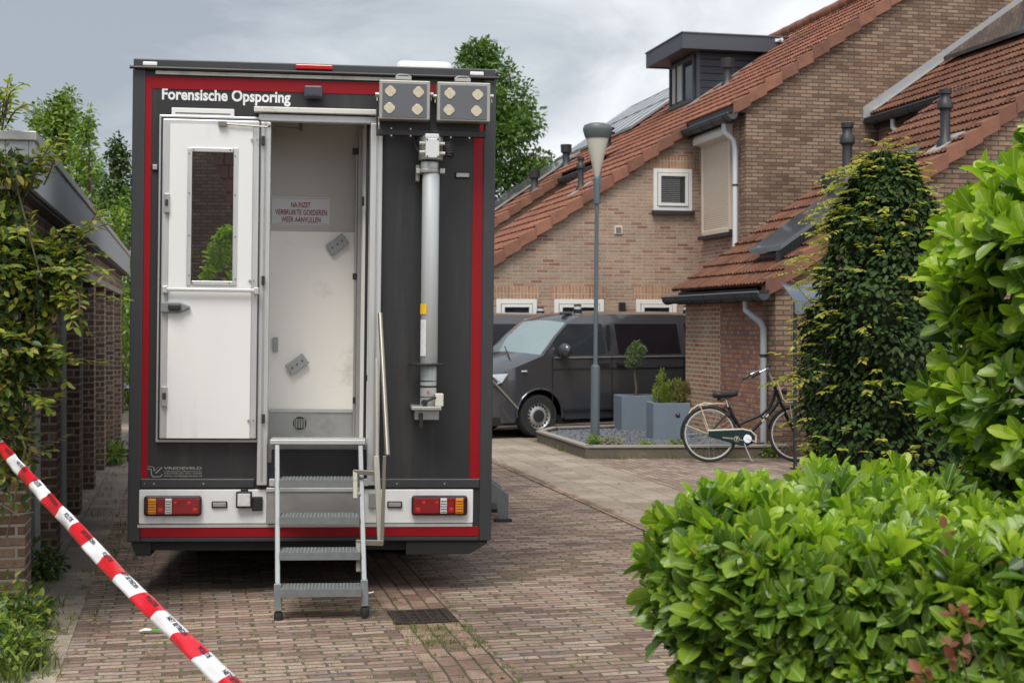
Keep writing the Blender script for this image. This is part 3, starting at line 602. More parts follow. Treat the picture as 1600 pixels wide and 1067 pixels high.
for i in range(6):
    a, b_ = GP[i]+.005, GP[i+1]-.365
    d = MB(); t = a+.06
    while t < b_-.06: d.box(-1.115,-1.10,t,min(t+.075,b_-.06),.03,2.17); t += .09
    d.box(-1.125,-1.115,a+.05,b_-.05,.03,2.17); DD = gp(d, 'garage_door', M_door)
    q = MB(); q.box(-1.14,-1.06,a,a+.05,0,2.15); q.box(-1.14,-1.06,b_-.05,b_,0,2.15); q.box(-1.14,-1.06,a,b_,2.15,2.2); gp(q, 'door_frame', M_alu_d, DD)
    q = MB(); q.tube([(-1.08,(a+b_)/2-.06,1.0),(-1.05,(a+b_)/2-.06,1.0),(-1.05,(a+b_)/2+.06,1.0),(-1.08,(a+b_)/2+.06,1.0)],.01,8); gp(q, 'handle', M_black, DD)
M_fas = plain('white_fascia_boards', (.36,.385,.41), .6, var=.1, streak=True, dirt=((.26,.28,.27), 2.5, .55, .45))
f = MB(); t = 8.55
while t < 22.9: f.box(-.875,-.845,t,min(t+.298,22.9),2.52,2.80); t += .30
s = -6.7
while s < -.875: f.box(s,min(s+.298,-.876),8.55,8.58,2.52,2.80); s += .30
f.box(-6.7,-.88,22.87,22.9,2.52,2.8); f.box(-6.7,-6.67,8.58,22.87,2.52,2.8); gp(f, 'fascia', M_fas, bevel=.004)
r = MB(); r.box(-6.72,-.83,8.53,22.92,2.80,2.855); gp(r, 'roof_edge', M_alu_d, bevel=.006)
r = MB(); r.box(-6.67,-.88,8.59,22.86,2.50,2.54); gp(r, 'roof', M_black)
# ------------------------------------------------------------------ the truck
TR = thing('box_truck', 'dark grey forensic box truck with red border stripes, its white rear door standing open', 'truck', (-2.46, 9.1, 0))
TR.rotation_euler = (0, R(.67), R(6.1)); TR.rotation_mode = 'XYZ'
TM = Matrix.Translation((-2.46,9.1,0)) @ Matrix.Rotation(R(6.1),4,'Z') @ Matrix.Rotation(R(.67),4,'Y')
TI = TM.inverted()
def TF(px, py, d=0.0):
    """point of the truck's own frame on its plane y=d that the photograph shows at (px, py)"""
    o = TI @ Vector((0,0,EYE)); p = TI @ at(px, py, 5.0); v = p-o; k = (d-o.y)/v.y; return o+v*k
TW, TB, TT = 2.325, .36, 3.405
def rb(mb, x0, y0, x1, y1, d0, d1, at_d=None):
    """box between depths d0<d1 whose face at depth at_d (default d0) fills the photo rectangle"""
    d = d0 if at_d is None else at_d; xm, ym = (x0+x1)/2, (y0+y1)/2
    a, b = TF(x0, ym, d).x, TF(x1, ym, d).x; c, e = TF(xm, y1, d).z, TF(xm, y0, d).z
    mb.box(a, b, d0, d1, c, e); return mb
def tp(mb, name, mat, parent=None, **kw): return mb.build(name, mat, parent or TR, **kw)
DL, DR_ = TF(416,450).x, TF(582,450).x; DT, DB = TF(495,190).z, TF(495,700).z
FLz = TF(495, 690, -.05).z-.02
b = MB()      # rear wall round the door opening, then the box itself
b.box(.05,DL,0,.06,TB+.02,TT-.02); b.box(DR_,TW-.05,0,.06,TB+.02,TT-.02); b.box(DL,DR_,0,.06,DT,TT-.02); b.box(DL,DR_,0,.06,TB+.02,FLz-.12)
b.box(0.02,.05,.02,5.6,TB,TT-.05); b.box(TW-.05,TW-.02,.02,5.6,TB,TT-.05); b.box(.05,TW-.05,.06,5.6,TT-.10,TT-.05); b.box(.05,TW-.05,5.55,5.6,TB,TT-.1); b.box(.05,TW-.05,1.35,1.38,1.0,TT-.1)
BODY = tp(b, 'body', M_grey)
b = MB()      # corner posts and horizontal profile
rx = TF(764,500).x
b.box(-.005,.075,-.012,.05,TB-.0,TT-.02); b.box(TW-.075,TW+.005,-.012,.05,TB,TT-.02)
zp0, zp1 = TF(480,762).z, TF(480,748).z
b.box(.075,DL-.06,-.016,0,zp0,zp1); b.box(DR_+.06,TW-.075,-.016,0,zp0,zp1); zb0, zb1 = TF(480,845).z, TF(480,838).z
b.box(.075,TW-.075,-.014,0,TB,zb1)
b.box(.0,TW,-.02,.05,TT-.02,TT+.045); b.box(0,.05,.05,5.6,TT-.04,TT+.04); b.box(TW-.05,TW,.05,5.6,TT-.04,TT+.04)
tp(b, 'corner_profile', M_grey2, BODY, bevel=.012)
b = MB(); b.tube([(-.02,-.035,TT-.015),(TW+.02,-.035,TT-.015)], .011, 8); tp(b, 'seal_strip', M_black, BODY)
b = MB(); b.box(.14,TW-.6,-.024,-.002,TT-.052,TT-.030); tp(b, 'rain_strip', plain('weathered_trim', (.45,.44,.41), .5, .3, var=.2, vs=14, dirt=((.2,.16,.12), 9, .5, .7)), BODY)
b = MB(); b.box(TF(462,104).x,TF(520,104).x,-.045,-.021,TT+.005,TT+.035); tp(b, 'brake_light', plain('red_lens', (.45,.012,.01), .15, coat=.5), BODY, bevel=.006)
b = MB()
for x in (.06, TW-.17): b.box(x,x+.09,-.034,-.021,TT-.002,TT+.024)
tp(b, 'marker_lamp', M_white, BODY, bevel=.006)
b = MB(); b.box(1.68,2.06,.30,.95,TT-.04,TT+.15); tp(b, 'roof_hatch', M_white, BODY, bevel=.045, seg=4)
b = MB()
for k in range(7): b.lathe([(.006,-.004),(.006,0)],((.16+k*.31) if not DL-.08 < .16+k*.31 < DR_+.08 else .10,-.016,(zp0+zp1)/2),'Y',8)
b.M = None; tp(b, 'rivets', M_alu_d, BODY)
b = MB(); b.box(.078,.084,-.0035,0,zp1,TT-.03); b.box(TW-.084,TW-.078,-.0035,0,zp1,TT-.03); tp(b, 'sealant_line', M_black, BODY)
# stripes (4 mm proud)
zt = TT-.063; ztb = zt-.078
lx0, lx1 = TF(219,500).x, TF(233.5,500).x; rx0, rx1 = TF(736.5,500).x, TF(752,500).x
b = MB(); zl = zp1+.004
b.box(lx0,rx1,-.004,0,ztb,zt); b.box(lx0,lx1,-.004,0,zl,ztb); b.box(rx0,rx1,-.004,0,zl,ztb)
b.box(.078,TW-.078,-.018,-.0,zb1+.002,TF(480,822.5).z)
tp(b, 'red_stripe', M_red, BODY)
b = MB(); b.box(.075,DL-.06,-.018,-.014,zp1,zp1+.003); b.box(DR_+.06,TW-.075,-.018,-.014,zp1,zp1+.003); tp(b, 'profile_lip', M_alu_d, BODY)
# lamp board
b = MB(); lz0, lz1 = TF(480,817).z, TF(480,764).z
b.box(TF(216,790).x,TF(417,790).x,-.012,0,lz0,lz1); tp(b, 'lamp_board', M_white, BODY, bevel=.006); b = MB(); b.box(TF(565,790).x,TF(739,790).x,-.012,0,lz0,lz1); LB = tp(b, 'lamp_board', M_white, BODY, bevel=.006)
b = MB(); b.box(TF(216,790).x,TF(738,790).x,-.022,0,TF(480,822.4).z,TF(480,818).z); tp(b, 'board_edge', M_alu, BODY)
M_lred = plain('tail_lens_red', (.22,.004,.008), .12, coat=.6, var=.25, vs=14); M_lred2 = plain('tail_lens_bright', (.50,.012,.018), .15, coat=.6, var=.2, vs=30)
M_lamb = plain('tail_lens_amber', (.75,.26,.01), .15, coat=.6, var=.2, vs=30); M_lwh = plain('tail_lens_clear', (.62,.62,.62), .12, coat=.6, var=.3, vs=50); M_lhouse = plain('tail_housing', (.03,.006,.01), .3, coat=.4)
def tail(x0, x1, mir):
    w = x1-x0; h = TF(270,773).z-TF(270,805).z; z0 = TF(270,805).z; f = (lambda a: x1-a*w) if mir else (lambda a: x0+a*w)
    q = MB(); q.box(x0,x1,-.055,-.012,z0,z0+h); T_ = tp(q, 'tail_light', M_lhouse, bevel=.02, seg=3)
    def seg(a, c, m, n, z=(.12,.88), d=-.062):
        q = MB(); A, C = sorted((f(a), f(c))); q.box(A,C,d,-.053,z0+h*z[0],z0+h*z[1]); tp(q, n, m, T_, bevel=.006)
    seg(.08,.22,M_lamb,'amber_lens'); seg(.235,.36,M_lred,'red_lens'); seg(.37,.49,M_lwh,'clear_lens'); seg(.50,.96,M_lred,'red_lens')
    for (a,c,zz) in ((.25,.34,(.2,.42)),(.84,.93,(.2,.42)),(.75,.82,(.55,.74)),(.52,.58,(.56,.74))): seg(a,c,M_lred2,'bulb_glow',zz,-.064)
    q = MB()
    for k in range(5): q.box(*sorted((f(.38),f(.48))),-.0645,-.062,z0+h*(.2+.13*k),z0+h*(.23+.13*k))
    for k in range(5): q.box(*sorted((f(.09),f(.21))),-.0645,-.062,z0+h*(.2+.13*k),z0+h*(.225+.13*k))
    tp(q, 'lens_rib', M_lhouse, T_)
tail(TF(226,789).x, TF(316.5,789).x, False); tail(TF(642.5,789).x, TF(730,789).x, True)
def slab(x0,y0,x1,y1,d0,d1,name,mat,parent=None,bev=.004):
    q = MB(); rb(q,x0,y0,x1,y1,d0,d1); return tp(q, name, mat, parent, bevel=bev)
for (x0,x1) in ((330.5,355),(605,628.5)):
    m_ = slab(x0,783,x1,793.5,-.026,-.012,'marker_lamp',M_black,BODY,.005); slab(x0+2,785,x1-2,791.5,-.029,-.024,'lens',M_alu_d,m_,.002)
for (x0,x1) in ((711,735),):
    m_ = slab(x0,269,x1,278.5,-.016,-.002,'plate_holder',M_black,BODY,.004); slab(x0+2,270.5,x1-2,277,-.019,-.014,'lens',M_alu_d,m_,.002)
m_ = slab(237,256,247,267,-.014,-.002,'plate_holder',M_black,BODY,.003); slab(238.5,257.5,245.5,265,-.017,-.012,'lens',M_alu_d,m_,.002)
wl = slab(368.5,768,393.5,794,-.06,-.03,'work_lamp',M_black,None,.006); slab(371,771,391,791,-.066,-.058,'lens',M_lwh,wl,.004); slab(376,764,387,769,-.05,-.012,'bracket',M_black,wl,.002)
slab(394,776,410,798,-.04,-.012,'power_socket',M_black,BODY,.006); slab(576,770,588,794,-.04,-.012,'power_socket',M_alu_d,BODY,.004)
# centre box under the door sill
q = MB(); rb(q,417,766,562,818,-.05,-.012); BX = tp(q,'step_box',M_alu_d,BODY,bevel=.004)
q = MB(); rb(q,416,762,563,768,-.06,-.012); tp(q,'step_box_lid',M_alu,BX,bevel=.003)
# underbody, skirts, wheels
q = MB(); q.box(.12,TW-.12,.06,5.4,.50,.75); q.box(.10,TW-.1,.03,.9,.30,TB); q.prism([(.02,0,TB),(.02,0,.34),(.05,0,.27),(.14,0,.27),(.14,0,TB)],(0,.6,0)); q.prism([(TW-.02,0,TB),(TW-.02,0,.34),(TW-.14,0,.27),(TW-.55,0,.27),(TW-.55,0,TB)],(0,.6,0)); q.box(.3,TW-.3,.5,1.2,.22,.5)
q.box(.55,TW-.55,2.4,4.6,.16,.5); q.box(.1,.62,2.3,2.34,.06,.5); q.box(TW-.62,TW-.1,2.3,2.34,.06,.5); q.box(.35,.45,.5,5.3,.4,.55); q.box(TW-.45,TW-.35,.5,5.3,.4,.55)  # extra boxes and flaps added to block light passing beneath the truck
tp(q,'underbody',M_under,BODY)
def truck_wheel(x, y, r=.37, w=.23):
    q = MB(); q.lathe([(r*.55,-w/2),(r*.9,-w/2),(r,-w/2+.03),(r,w/2-.03),(r*.9,w/2),(r*.55,w/2)], (x,y,r+.01), 'X', 32, cap=False); W_ = tp(q,'wheel',M_tyre)
    q = MB(); q.lathe([(.05,-w*.35),(r*.56,-w*.4),(r*.56,w*.4),(.05,w*.35)], (x,y,r+.01), 'X', 24); tp(q,'rim',M_alu_d,W_)
truck_wheel(.34,1.75); truck_wheel(1.98,1.75); truck_wheel(.28,5.1); truck_wheel(2.04,5.1)
# cab, hidden from here but real
q = MB(); q.prism([(0.12,5.65,.45),(.12,7.2,.45),(.12,7.3,1.2),(.12,6.95,1.9),(.12,6.7,2.35),(.12,5.65,2.35)], (TW-.24,0,0)); CB = tp(q,'cab',plain('white_cab', (.7,.7,.7), .3, coat=.4),bevel=.06,seg=3)
q = MB(); q.prism([(.3,7.24,1.28),(.3,7.0,1.85),(.3,6.98,1.85),(.3,7.2,1.28)],(TW-.6,0,0)); q.box(.105,.119,6.0,6.7,1.35,2.1); q.box(TW-.119,TW-.105,6.0,6.7,1.35,2.1); tp(q,'cab_window',M_glass,CB)
# --- door opening: frame, vestibule
q = MB(); d0, d1 = -.045, .02
rb(q,405,192,421,757,d0,d1,0); rb(q,576,194,595,757,d0,d1,0); rb(q,405,182,595,193,d0,d1,0)
DF = tp(q,'door_frame',M_alu,BODY,bevel=.006)
q = MB(); rb(q,411,193,414,750,-.05,-.044,0); rb(q,585,200,588,750,-.05,-.044,0); tp(q,'frame_groove',M_alu_d,DF)
q = MB(); rb(q,398,171.5,588,180,-.075,0,0); tp(q,'rain_gutter',plain('gutter_alu', (.62,.61,.57), .5, .2, dirt=((.3,.22,.1), 12, .55, .7)),DF,bevel=.005)
q = MB(); rb(q,424,702,572,746,-.006,0,0); tp(q,'recess_shade',M_black,BODY)  # flat black slab standing in for the shaded opening under the platform
q = MB(); rb(q,421,747,440,758,d0,d1,0); rb(q,560,747,576,758,d0,d1,0); tp(q,'frame_foot',M_alu,DF,bevel=.004)
M_int = plain('interior_panel', (.92,.89,.84), .5, var=.05, vs=1.5, dirt=((.42,.34,.25), 2.6, .60, .5)); M_int2 = plain('interior_grey_shaded', (.50,.475,.45), .5, var=.04)  # cream below, grey above; the tones also hold the brighter and dimmer light
VD = .62
il, ir = DL-.005, DR_+.005
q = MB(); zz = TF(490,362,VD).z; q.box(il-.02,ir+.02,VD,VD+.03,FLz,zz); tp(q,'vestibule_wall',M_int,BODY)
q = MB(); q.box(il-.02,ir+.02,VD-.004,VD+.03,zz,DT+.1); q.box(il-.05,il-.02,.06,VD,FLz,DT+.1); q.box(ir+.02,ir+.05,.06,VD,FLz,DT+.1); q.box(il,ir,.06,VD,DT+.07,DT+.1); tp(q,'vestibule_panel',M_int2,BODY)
q = MB(); q.box(il-.02,ir+.02,.02,VD,FLz-.12,FLz); tp(q,'vestibule_floor',plain('floor_plate', (.42,.42,.41), .45, .4, dirt=((.2,.18,.15), 6, .5, .5)),BODY)
q = MB(); zk = TF(490,641,VD-.02).z; q.box(il,ir-.05,VD-.025,VD-.001,FLz,zk); KP = tp(q,'kick_plate',M_alu_d,BODY); q = MB(); q.box(il,ir-.05,VD-.035,VD-.024,zk-.012,zk+.01); tp(q,'kick_plate_edge',M_alu,KP)
p = TF(468.5,661,VD-.03); q = MB(); q.lathe([(.045,0),(.045,.012)],(p.x,p.y-.012,p.z),'Y'); VK = tp(q,'air_vent',M_black,KP)
q = MB()
for i in range(-3,4): q.box(p.x+i*.011-.0025,p.x+i*.011+.0025,p.y-.016,p.y-.011,p.z-.032,p.z+.032)
tp(q,'vent_slat',M_alu_d,VK)
# right jamb inside: locker side, tube, door edge
def vx(px, d): return TF(px,450,d).x
q = MB(); q.box(vx(566,.25),vx(569.5,.25),.25,.29,FLz,DT+.02); q.box(vx(564,.45),ir+.02,.45,.47,FLz,DT+.02); tp(q,'inner_jamb',M_whiteframe,BODY)
q = MB(); q.tube([(vx(556,.52),.52,FLz),(vx(556,.52),.52,DT)],.012,8); q.box(vx(558,.5),vx(564,.5),.49,.51,FLz,DT); T2 = tp(q,'bolt_rod',M_alu_d,BODY)
q = MB()
for yy in (237,432,625): c = TF(556,yy,.52); q.box(c.x-.022,c.x+.022,.50,.54,c.z-.022,c.z+.022)
tp(q,'rod_bracket',M_vent,T2,bevel=.004)
q = MB(); q.box(vx(570,.1),vx(574.5,.1),.07,.12,FLz,DT+.02); tp(q,'gasket',M_black,BODY)
q = MB(); c = TF(573,590,.1); q.box(c.x-.012,c.x+.004,.05,.07,c.z-.02,c.z+.02); c = TF(568,315,.2); q.box(c.x-.012,c.x+.006,.18,.2,c.z-.03,c.z+.03); tp(q,'door_catch',M_black,BODY)
M_br = plain('plastic_bracket', (.36,.37,.39), .5, var=.1)
for (cx,cy,an) in ((527,382,37),(464.5,569,37)):
    c = TF(cx,cy,VD-.03); q = MB(); q.obox(c,(.145,.02,.085),Matrix.Rotation(-R(an),3,'Y')); B_ = tp(q,'wall_bracket',M_br,BODY,bevel=.006)
    q = MB()
    for k in (-1,0,1): e_ = c+Matrix.Rotation(-R(an),3,'Y')@Vector((k*.042,-.011,0)); q.lathe([(.006,-.004),(.006,0)],e_,'Y',8)
    tp(q,'screw',M_vent,B_)
c = TF(430.5,538,VD-.02); q = MB(); q.box(c.x-.018,c.x+.018,VD-.03,VD,c.z-.05,c.z+.05); tp(q,'light_switch',M_br,BODY,bevel=.005)
M_sign = plain('sign_plate', (.62,.61,.63), .4, var=.03); M_txt = plain('red_lettering', (.22,.008,.03), .5, var=.02)
sg = MB(); a0 = TF(425,307,VD-.006); a1 = TF(515,353,VD-.006); sg.box(a0.x,a1.x,VD-.008,VD-.003,a1.z,a0.z); SG = tp(sg,'sign',M_sign,BODY)
q = MB(); q.box(a0.x+.008,a1.x-.008,VD-.0095,VD-.008,a0.z-.012,a0.z-.009); q.box(a0.x+.008,a1.x-.008,VD-.0095,VD-.008,a1.z+.009,a1.z+.012); tp(q,'sign_border',M_br,SG)
def ttext(body, x0, x1, ybase, ytop, d, mat, name, parent, bold=.0):
    a = TF(x0,ybase,d); b_ = TF(x1,ybase,d); c_ = TF(x0,ytop,d)
    m = Matrix.Translation((a.x,d,a.z)) @ Matrix.Rotation(R(90),4,'X'); return text_mesh(name, body, mat, parent, m, abs(b_.x-a.x), c_.z-a.z, bold)
ttext('NA INZET',455,485,324,316,VD-.0105,M_txt,'lettering',SG,.012); ttext('VERBRUIKTE GOEDEREN',430,511,335.5,327,VD-.0105,M_txt,'lettering',SG,.012); ttext('WEER AANVULLEN',439.5,501,347,338.5,VD-.0105,M_txt,'lettering',SG,.012)
M_letter = plain('white_lettering', (.72,.73,.74), .45, var=.02)
ttext('Forensische Opsporing',253,454,161.5,137.5,-.003,M_letter,'lettering',BODY,.030)
ML2 = plain('silver_lettering', (.26,.26,.255), .5, var=.02)
ttext('VREDEVELD',255.5,315.5,733,729,-.003,ML2,'lettering',BODY,.03)
ttext('CARROSSERIE SPECIAALBOUW',255.5,315.5,737,734.8,-.003,ML2,'lettering',BODY,.01)
ttext('WESTERBORK 0593 333888',255.5,315.5,740.3,738,-.003,ML2,'lettering',BODY,.01)
ttext('www.verkoopwagen.nl',255.5,315.5,745.3,741.5,-.003,ML2,'lettering',BODY,.02)
q = MB()
def lg(pts, w=.006):
    P_ = [TF(x,y,-.003) for x,y in pts]
    for a,b_ in zip(P_,P_[1:]): q.bar(a,b_,.002,w,(0,0,1) if abs((b_-a).z) < abs((b_-a).x) else (1,0,0))
lg([(229.5,728.8),(238,728.8),(241,731),(241,736)],.004); lg([(229.5,732.5),(236,732.5),(237,742),(239,744.5),(250.5,744.5),(253.5,741)],.006); lg([(240.5,729.5),(240.5,735.5)],.006); lg([(243,739),(253,730)],.008); lg([(242,734),(248,729)],.003)
tp(q,'emblem',ML2,BODY)
# --- open door leaf, folded back on the rear wall
q = MB(); rb(q,246,181,407,691,-.035,-.004,-.035); DO = tp(q,'door',M_alu,TR,bevel=.006); DO['label'] = 'white rear door folded back, with a narrow window and cross rail'
q = MB(); rb(q,249,185,404,687,-.045,-.030,-.045); tp(q,'door_gasket',M_black,DO)
q = MB(); rb(q,251.5,187,402.5,685.5,-.075,-.040,-.075); tp(q,'door_edge',M_alu,DO,bevel=.008)
wx0,wx1,wy0,wy1 = 292,371,231,446
q = MB(); e=-.085
pa, pb = TF(263,440,e), TF(392.5,440,e); zt_, zb_ = TF(330,195,e).z, TF(330,684.5,e).z; wa, wb = TF(wx0+3,338,e).x, TF(wx1-3,338,e).x; wt, wbm = TF(330,wy0+3,e).z, TF(330,wy1-3,e).z
q.box(pa.x,pb.x,e,-.07,zb_,wbm); q.box(pa.x,pb.x,e,-.07,wt,zt_); q.box(pa.x,wa,e,-.07,wbm,wt); q.box(wb,pb.x,e,-.07,wbm,wt)
tp(q,'door_panel',M_white,DO)
q = MB()
for (a,b_,c,d) in ((wx0,wy0,wx0+7,wy1),(wx1-7,wy0,wx1,wy1),(wx0+7,wy0,wx1-7,wy0+7),(wx0+7,wy1-7,wx1-7,wy1)): rb(q,a,b_,c,d,-.094,-.076,-.094)
WF = tp(q,'window_frame',M_alu,DO,bevel=.004); M_mirror = plain('tinted_glass', (.02,.022,.024), .01, 0, var=.1); M_mirror.node_tree.nodes['Principled BSDF'].inputs['IOR'].default_value = 2.6
M_mirror.node_tree.nodes['Principled BSDF'].inputs['Specular IOR Level'].default_value = 1.0
for l in list(M_mirror.node_tree.links):
    if l.to_socket.name == 'Roughness': M_mirror.node_tree.links.remove(l)
M_mirror.node_tree.nodes['Principled BSDF'].inputs['Roughness'].default_value = .004
q = MB(); rb(q,wx0+6,wy0+6,wx1-6,wy1-6,-.087,-.082,-.087); tp(q,'window_pane',M_mirror,WF)
q = MB()
for (x,y) in [(295.5,y) for y in (240,302,368,430)]+[(367.5,y) for y in (244,305,370,436)]+[(x,234.5) for x in (303,360)]+[(x,442.5) for x in (300,358)]:
    c = TF(x,y,-.095); q.lathe([(.004,-.003),(.004,0)],c,'Y',8)
tp(q,'screw',M_vent,WF)
q = MB(); rb(q,260,450.5,398,456,-.125,-.108,-.125); rb(q,253,446.5,262,458,-.12,-.07,-.12); rb(q,396,449,404,460,-.12,-.07,-.12); tp(q,'cross_rail',M_alu,DO,bevel=.005)
q = MB(); c0 = TF(251,480,-.1); c1 = TF(297,480,-.1); h = .034
q.prism([(c0.x,-.115,c0.z-h),(c0.x+.12,-.115,c0.z-h),(c1.x,-.115,c0.z-.006),(c1.x,-.115,c0.z+.008),(c0.x+.12,-.115,c0.z+h),(c0.x,-.115,c0.z+h)],(0,.035,0)); HN = tp(q,'handle',plain('handle_grey', (.20,.21,.23), .45),DO,bevel=.01)
q = MB(); q.box(c0.x+.05,c0.x+.13,-.135,-.115,c0.z-.018,c0.z+.02); tp(q,'grip',M_vent,HN,bevel=.008)
for (a,b_,c,d) in ((256,302,264.5,332.5),(251.5,604,261,635)):
    l_ = slab(a,b_,c,d,-.105,-.07,'lock_plate',M_alu_d,DO,.004); slab(a+2,(b_+d)/2-6,c-2,(b_+d)/2+4,-.112,-.1,'latch',M_vent,l_,.003)
q = MB()
for (x,y) in ((394,219),(402,219),(390.5,439),(396.5,439),(388.5,657),(396,657)): c = TF(x,y,-.09); q.lathe([(.0085,-.006),(.0085,0)],c,'Y',10)
tp(q,'rivet',M_alu_d,DO)
q = MB()
for y in (219.5,438,654): rb(q,408.5,y-7,413.5,y+7,-.075,-.04,-.075)
tp(q,'hinge',M_vent,DF,bevel=.003)
q = MB(); q.tube([TF(347,193.5,-.10),TF(418,199,-.10),TF(420,197.5,-.07)],.006,8); q.tube([TF(420,197,-.06),TF(471,201,.3)],.005,8); rb(q,341,190,354,197,-.115,-.08,-.115); c=TF(470,200,.28); q.box(c.x-.012,c.x+.012,.27,.3,c.z-.02,c.z+.05); tp(q,'door_stay',M_steel,DO)
q = MB(); rb(q,268,169.5,366,186,-.03,0,-.03); CP = tp(q,'door_cap',M_whiteframe,BODY,bevel=.004); q = MB(); rb(q,274,177,360,178,-.034,-.029,-.034); tp(q,'cap_groove',M_vent,CP)
# --- rear camera
q = MB(); rb(q,475,133.5,504,153,-.09,-.02,-.09); CM = tp(q,'reversing_camera',plain('camera_housing', (.05,.05,.075), .4),BODY,bevel=.012); q = MB(); rb(q,480,148,499,151,-.095,-.088,-.095); tp(q,'lens',M_black,CM)
# --- mast with floodlights
ms = -.16; M_mast = plain('mast_alu', (.50,.52,.53), .5, .45, var=.05, streak=True)
def mx_(px, py, d=ms): return TF(px,py,d)
def cyl(mb, px, y0, y1, wpx, d=ms, n=28):
    a, b_ = mx_(px,y1,d), mx_(px,y0,d); r = abs(mx_(px+wpx/2,500,d).x-mx_(px-wpx/2,500,d).x)/2
    mb.lathe([(r*.97,0),(r,.003),(r,b_.z-a.z-.003),(r*.97,b_.z-a.z)],(a.x,d,a.z),'Z',n)
q = MB(); cyl(q,670,272,570,27); MA = tp(q,'mast',M_mast,TR)
q = MB(); cyl(q,669,570,634,25.5); tp(q,'mast_sleeve',M_mast,MA); q = MB(); cyl(q,671,254,268,27.5); tp(q,'mast_sleeve',M_mast,MA)
q = MB(); cyl(q,669,594,596,26.5); cyl(q,669,602,605,27); cyl(q,669,619,620.5,26.5); tp(q,'mast_ring',M_vent,MA)
q = MB(); cyl(q,667.5,567,571,58); tp(q,'mast_collar',M_black,MA,bevel=.003)
q = MB(); cyl(q,670.5,264.5,271.5,31); rb(q,650,264,656,272,ms-.03,ms+.03,ms); rb(q,687,264,695,272,ms-.03,ms+.03,ms); rb(q,650,258,656,283,ms+.05,-.0,ms+.05); rb(q,652,266,690,271,ms+.05,0,ms+.05); CLP = tp(q,'mast_clamp',plain('cast_alu', (.42,.42,.39), .5, .5),MA,bevel=.003)
q = MB(); rb(q,643,635,690,641,ms-.09,0,ms-.09); rb(q,648,641,686,656,ms-.02,0,ms-.02); FT = tp(q,'mast_foot',M_alu_d,MA,bevel=.004)
q = MB(); q.tube([mx_(658,668,ms-.06),mx_(658,645,ms-.06)],.012,8); q.tube([mx_(663,629,ms-.08),mx_(681,620,ms-.08)],.007,8); q.lathe([(.02,-.02),(.02,.02)],mx_(663,629,ms-.07),'Y',12); tp(q,'crank',M_black,FT)
q = MB(); rb(q,680,615,693,635,ms-.08,ms,ms-.08); tp(q,'switch_box',plain('cream_plastic', (.58,.57,.48), .5),MA,bevel=.006)
mr_ = .0555
def sticker(x0,y0,x1,y1,mat,name):
    a=mx_(x0,y1); b_=mx_(x1,y0); cx=mx_(669.5,500).x; q=MB(); n=6; vs=[]
    for k in range(n+1):
        x=a.x+(b_.x-a.x)*k/n; dx=max(-.99,min(.99,(x-cx)/mr_)); y=ms-mr_*math.sqrt(1-dx*dx)-.002; vs+=[(x,y,a.z),(x,y,b_.z)]
    q.add(vs,[(2*k,2*k+2,2*k+3,2*k+1) for k in range(n)]); return tp(q,name,mat,MA)
sticker(656.5,475,666,491,plain('yellow_sticker',(.75,.47,.01),.5),'yellow_sticker'); sticker(656.5,499.5,665.5,556,plain('white_sticker',(.62,.62,.66),.5,var=.3,vs=60),'white_sticker')
tr_ = MB(); a=mx_(669,612,ms-.06); tr_.prism([(a.x-.008,ms-.062,a.z-.008),(a.x+.008,ms-.062,a.z-.008),(a.x,ms-.062,a.z+.01)],(0,.003,0)); tp(tr_,'warning_mark',plain('red_mark',(.5,.02,.02),.5),MA)
q = MB(); cyl(q,673,213,251,38); HD = tp(q,'mast_head',plain('head_alu',(.45,.45,.43),.45,.6,var=.15,vs=12),MA,bevel=.004)
q = MB(); rb(q,664.5,209,686,216,ms-.12,ms-.05,ms-.12); rb(q,665,216,686.5,247,ms-.13,ms-.05,ms-.13); tp(q,'junction_box',plain('box_grey',(.60,.62,.62),.45),HD,bevel=.006)
q = MB()
for (x,y) in ((667.5,218),(684.5,218),(667.5,244.5),(684.5,245)): q.lathe([(.006,-.003),(.006,0)],mx_(x,y,ms-.13),'Y',8)
tp(q,'screw',M_vent,HD)
q = MB()
for (x,y) in ((660.5,224),(660.5,238),(690,225),(690.5,240)): c=mx_(x,y,ms-.08); q.tube([(c.x-.02,ms-.08,c.z),(c.x+.02,ms-.08,c.z)],.011,10)
tp(q,'cable_gland',plain('gland',(.55,.52,.42),.5),HD)
q = MB(); n=16
for k in range(40):
    t0=k/40; 
pts=[]
for k in range(120):
    a=k*.62; u=k/120; c=mx_(699+4*u,222+22*u,ms-.06); pts.append((c.x+.035*math.cos(a)*(.6+.4*math.sin(u*3.1)),c.y+.03*math.sin(a),c.z+.01*math.cos(a*.5)))
q.tube(pts,.0045,6); q.tube([mx_(650,200,ms),mx_(650,214,ms-.02),mx_(654,222,ms-.05),mx_(659,224,ms-.08)],.006,8); q.tube([mx_(650,206,ms),mx_(649,226,ms-.02),mx_(653,237,ms-.05),mx_(659,238,ms-.08)],.006,8); q.tube([mx_(692,240,ms-.08),mx_(706,248,ms-.06),mx_(706,240,ms-.05)],.006,8); tp(q,'coiled_cable',M_black,HD)
bd_ = ms-.03
q = MB(); rb(q,588,203,675,212,bd_-.03,bd_+.03,bd_-.03); rb(q,675,205,759,214,bd_-.03,bd_+.03,bd_-.03); rb(q,671,150,686,214,bd_,bd_+.05,bd_); rb(q,593,188,668,204,bd_+.005,bd_+.03,bd_); rb(q,682,192,750,206,bd_+.005,bd_+.03,bd_); rb(q,666,135,669.5,205,bd_,bd_+.03,bd_); rb(q,757,140,760,212,bd_,bd_+.03,bd_); rb(q,588,170,591,204,bd_,bd_+.03,bd_); LBK = tp(q,'lamp_bracket',M_black,MA,bevel=.003)
q = MB()
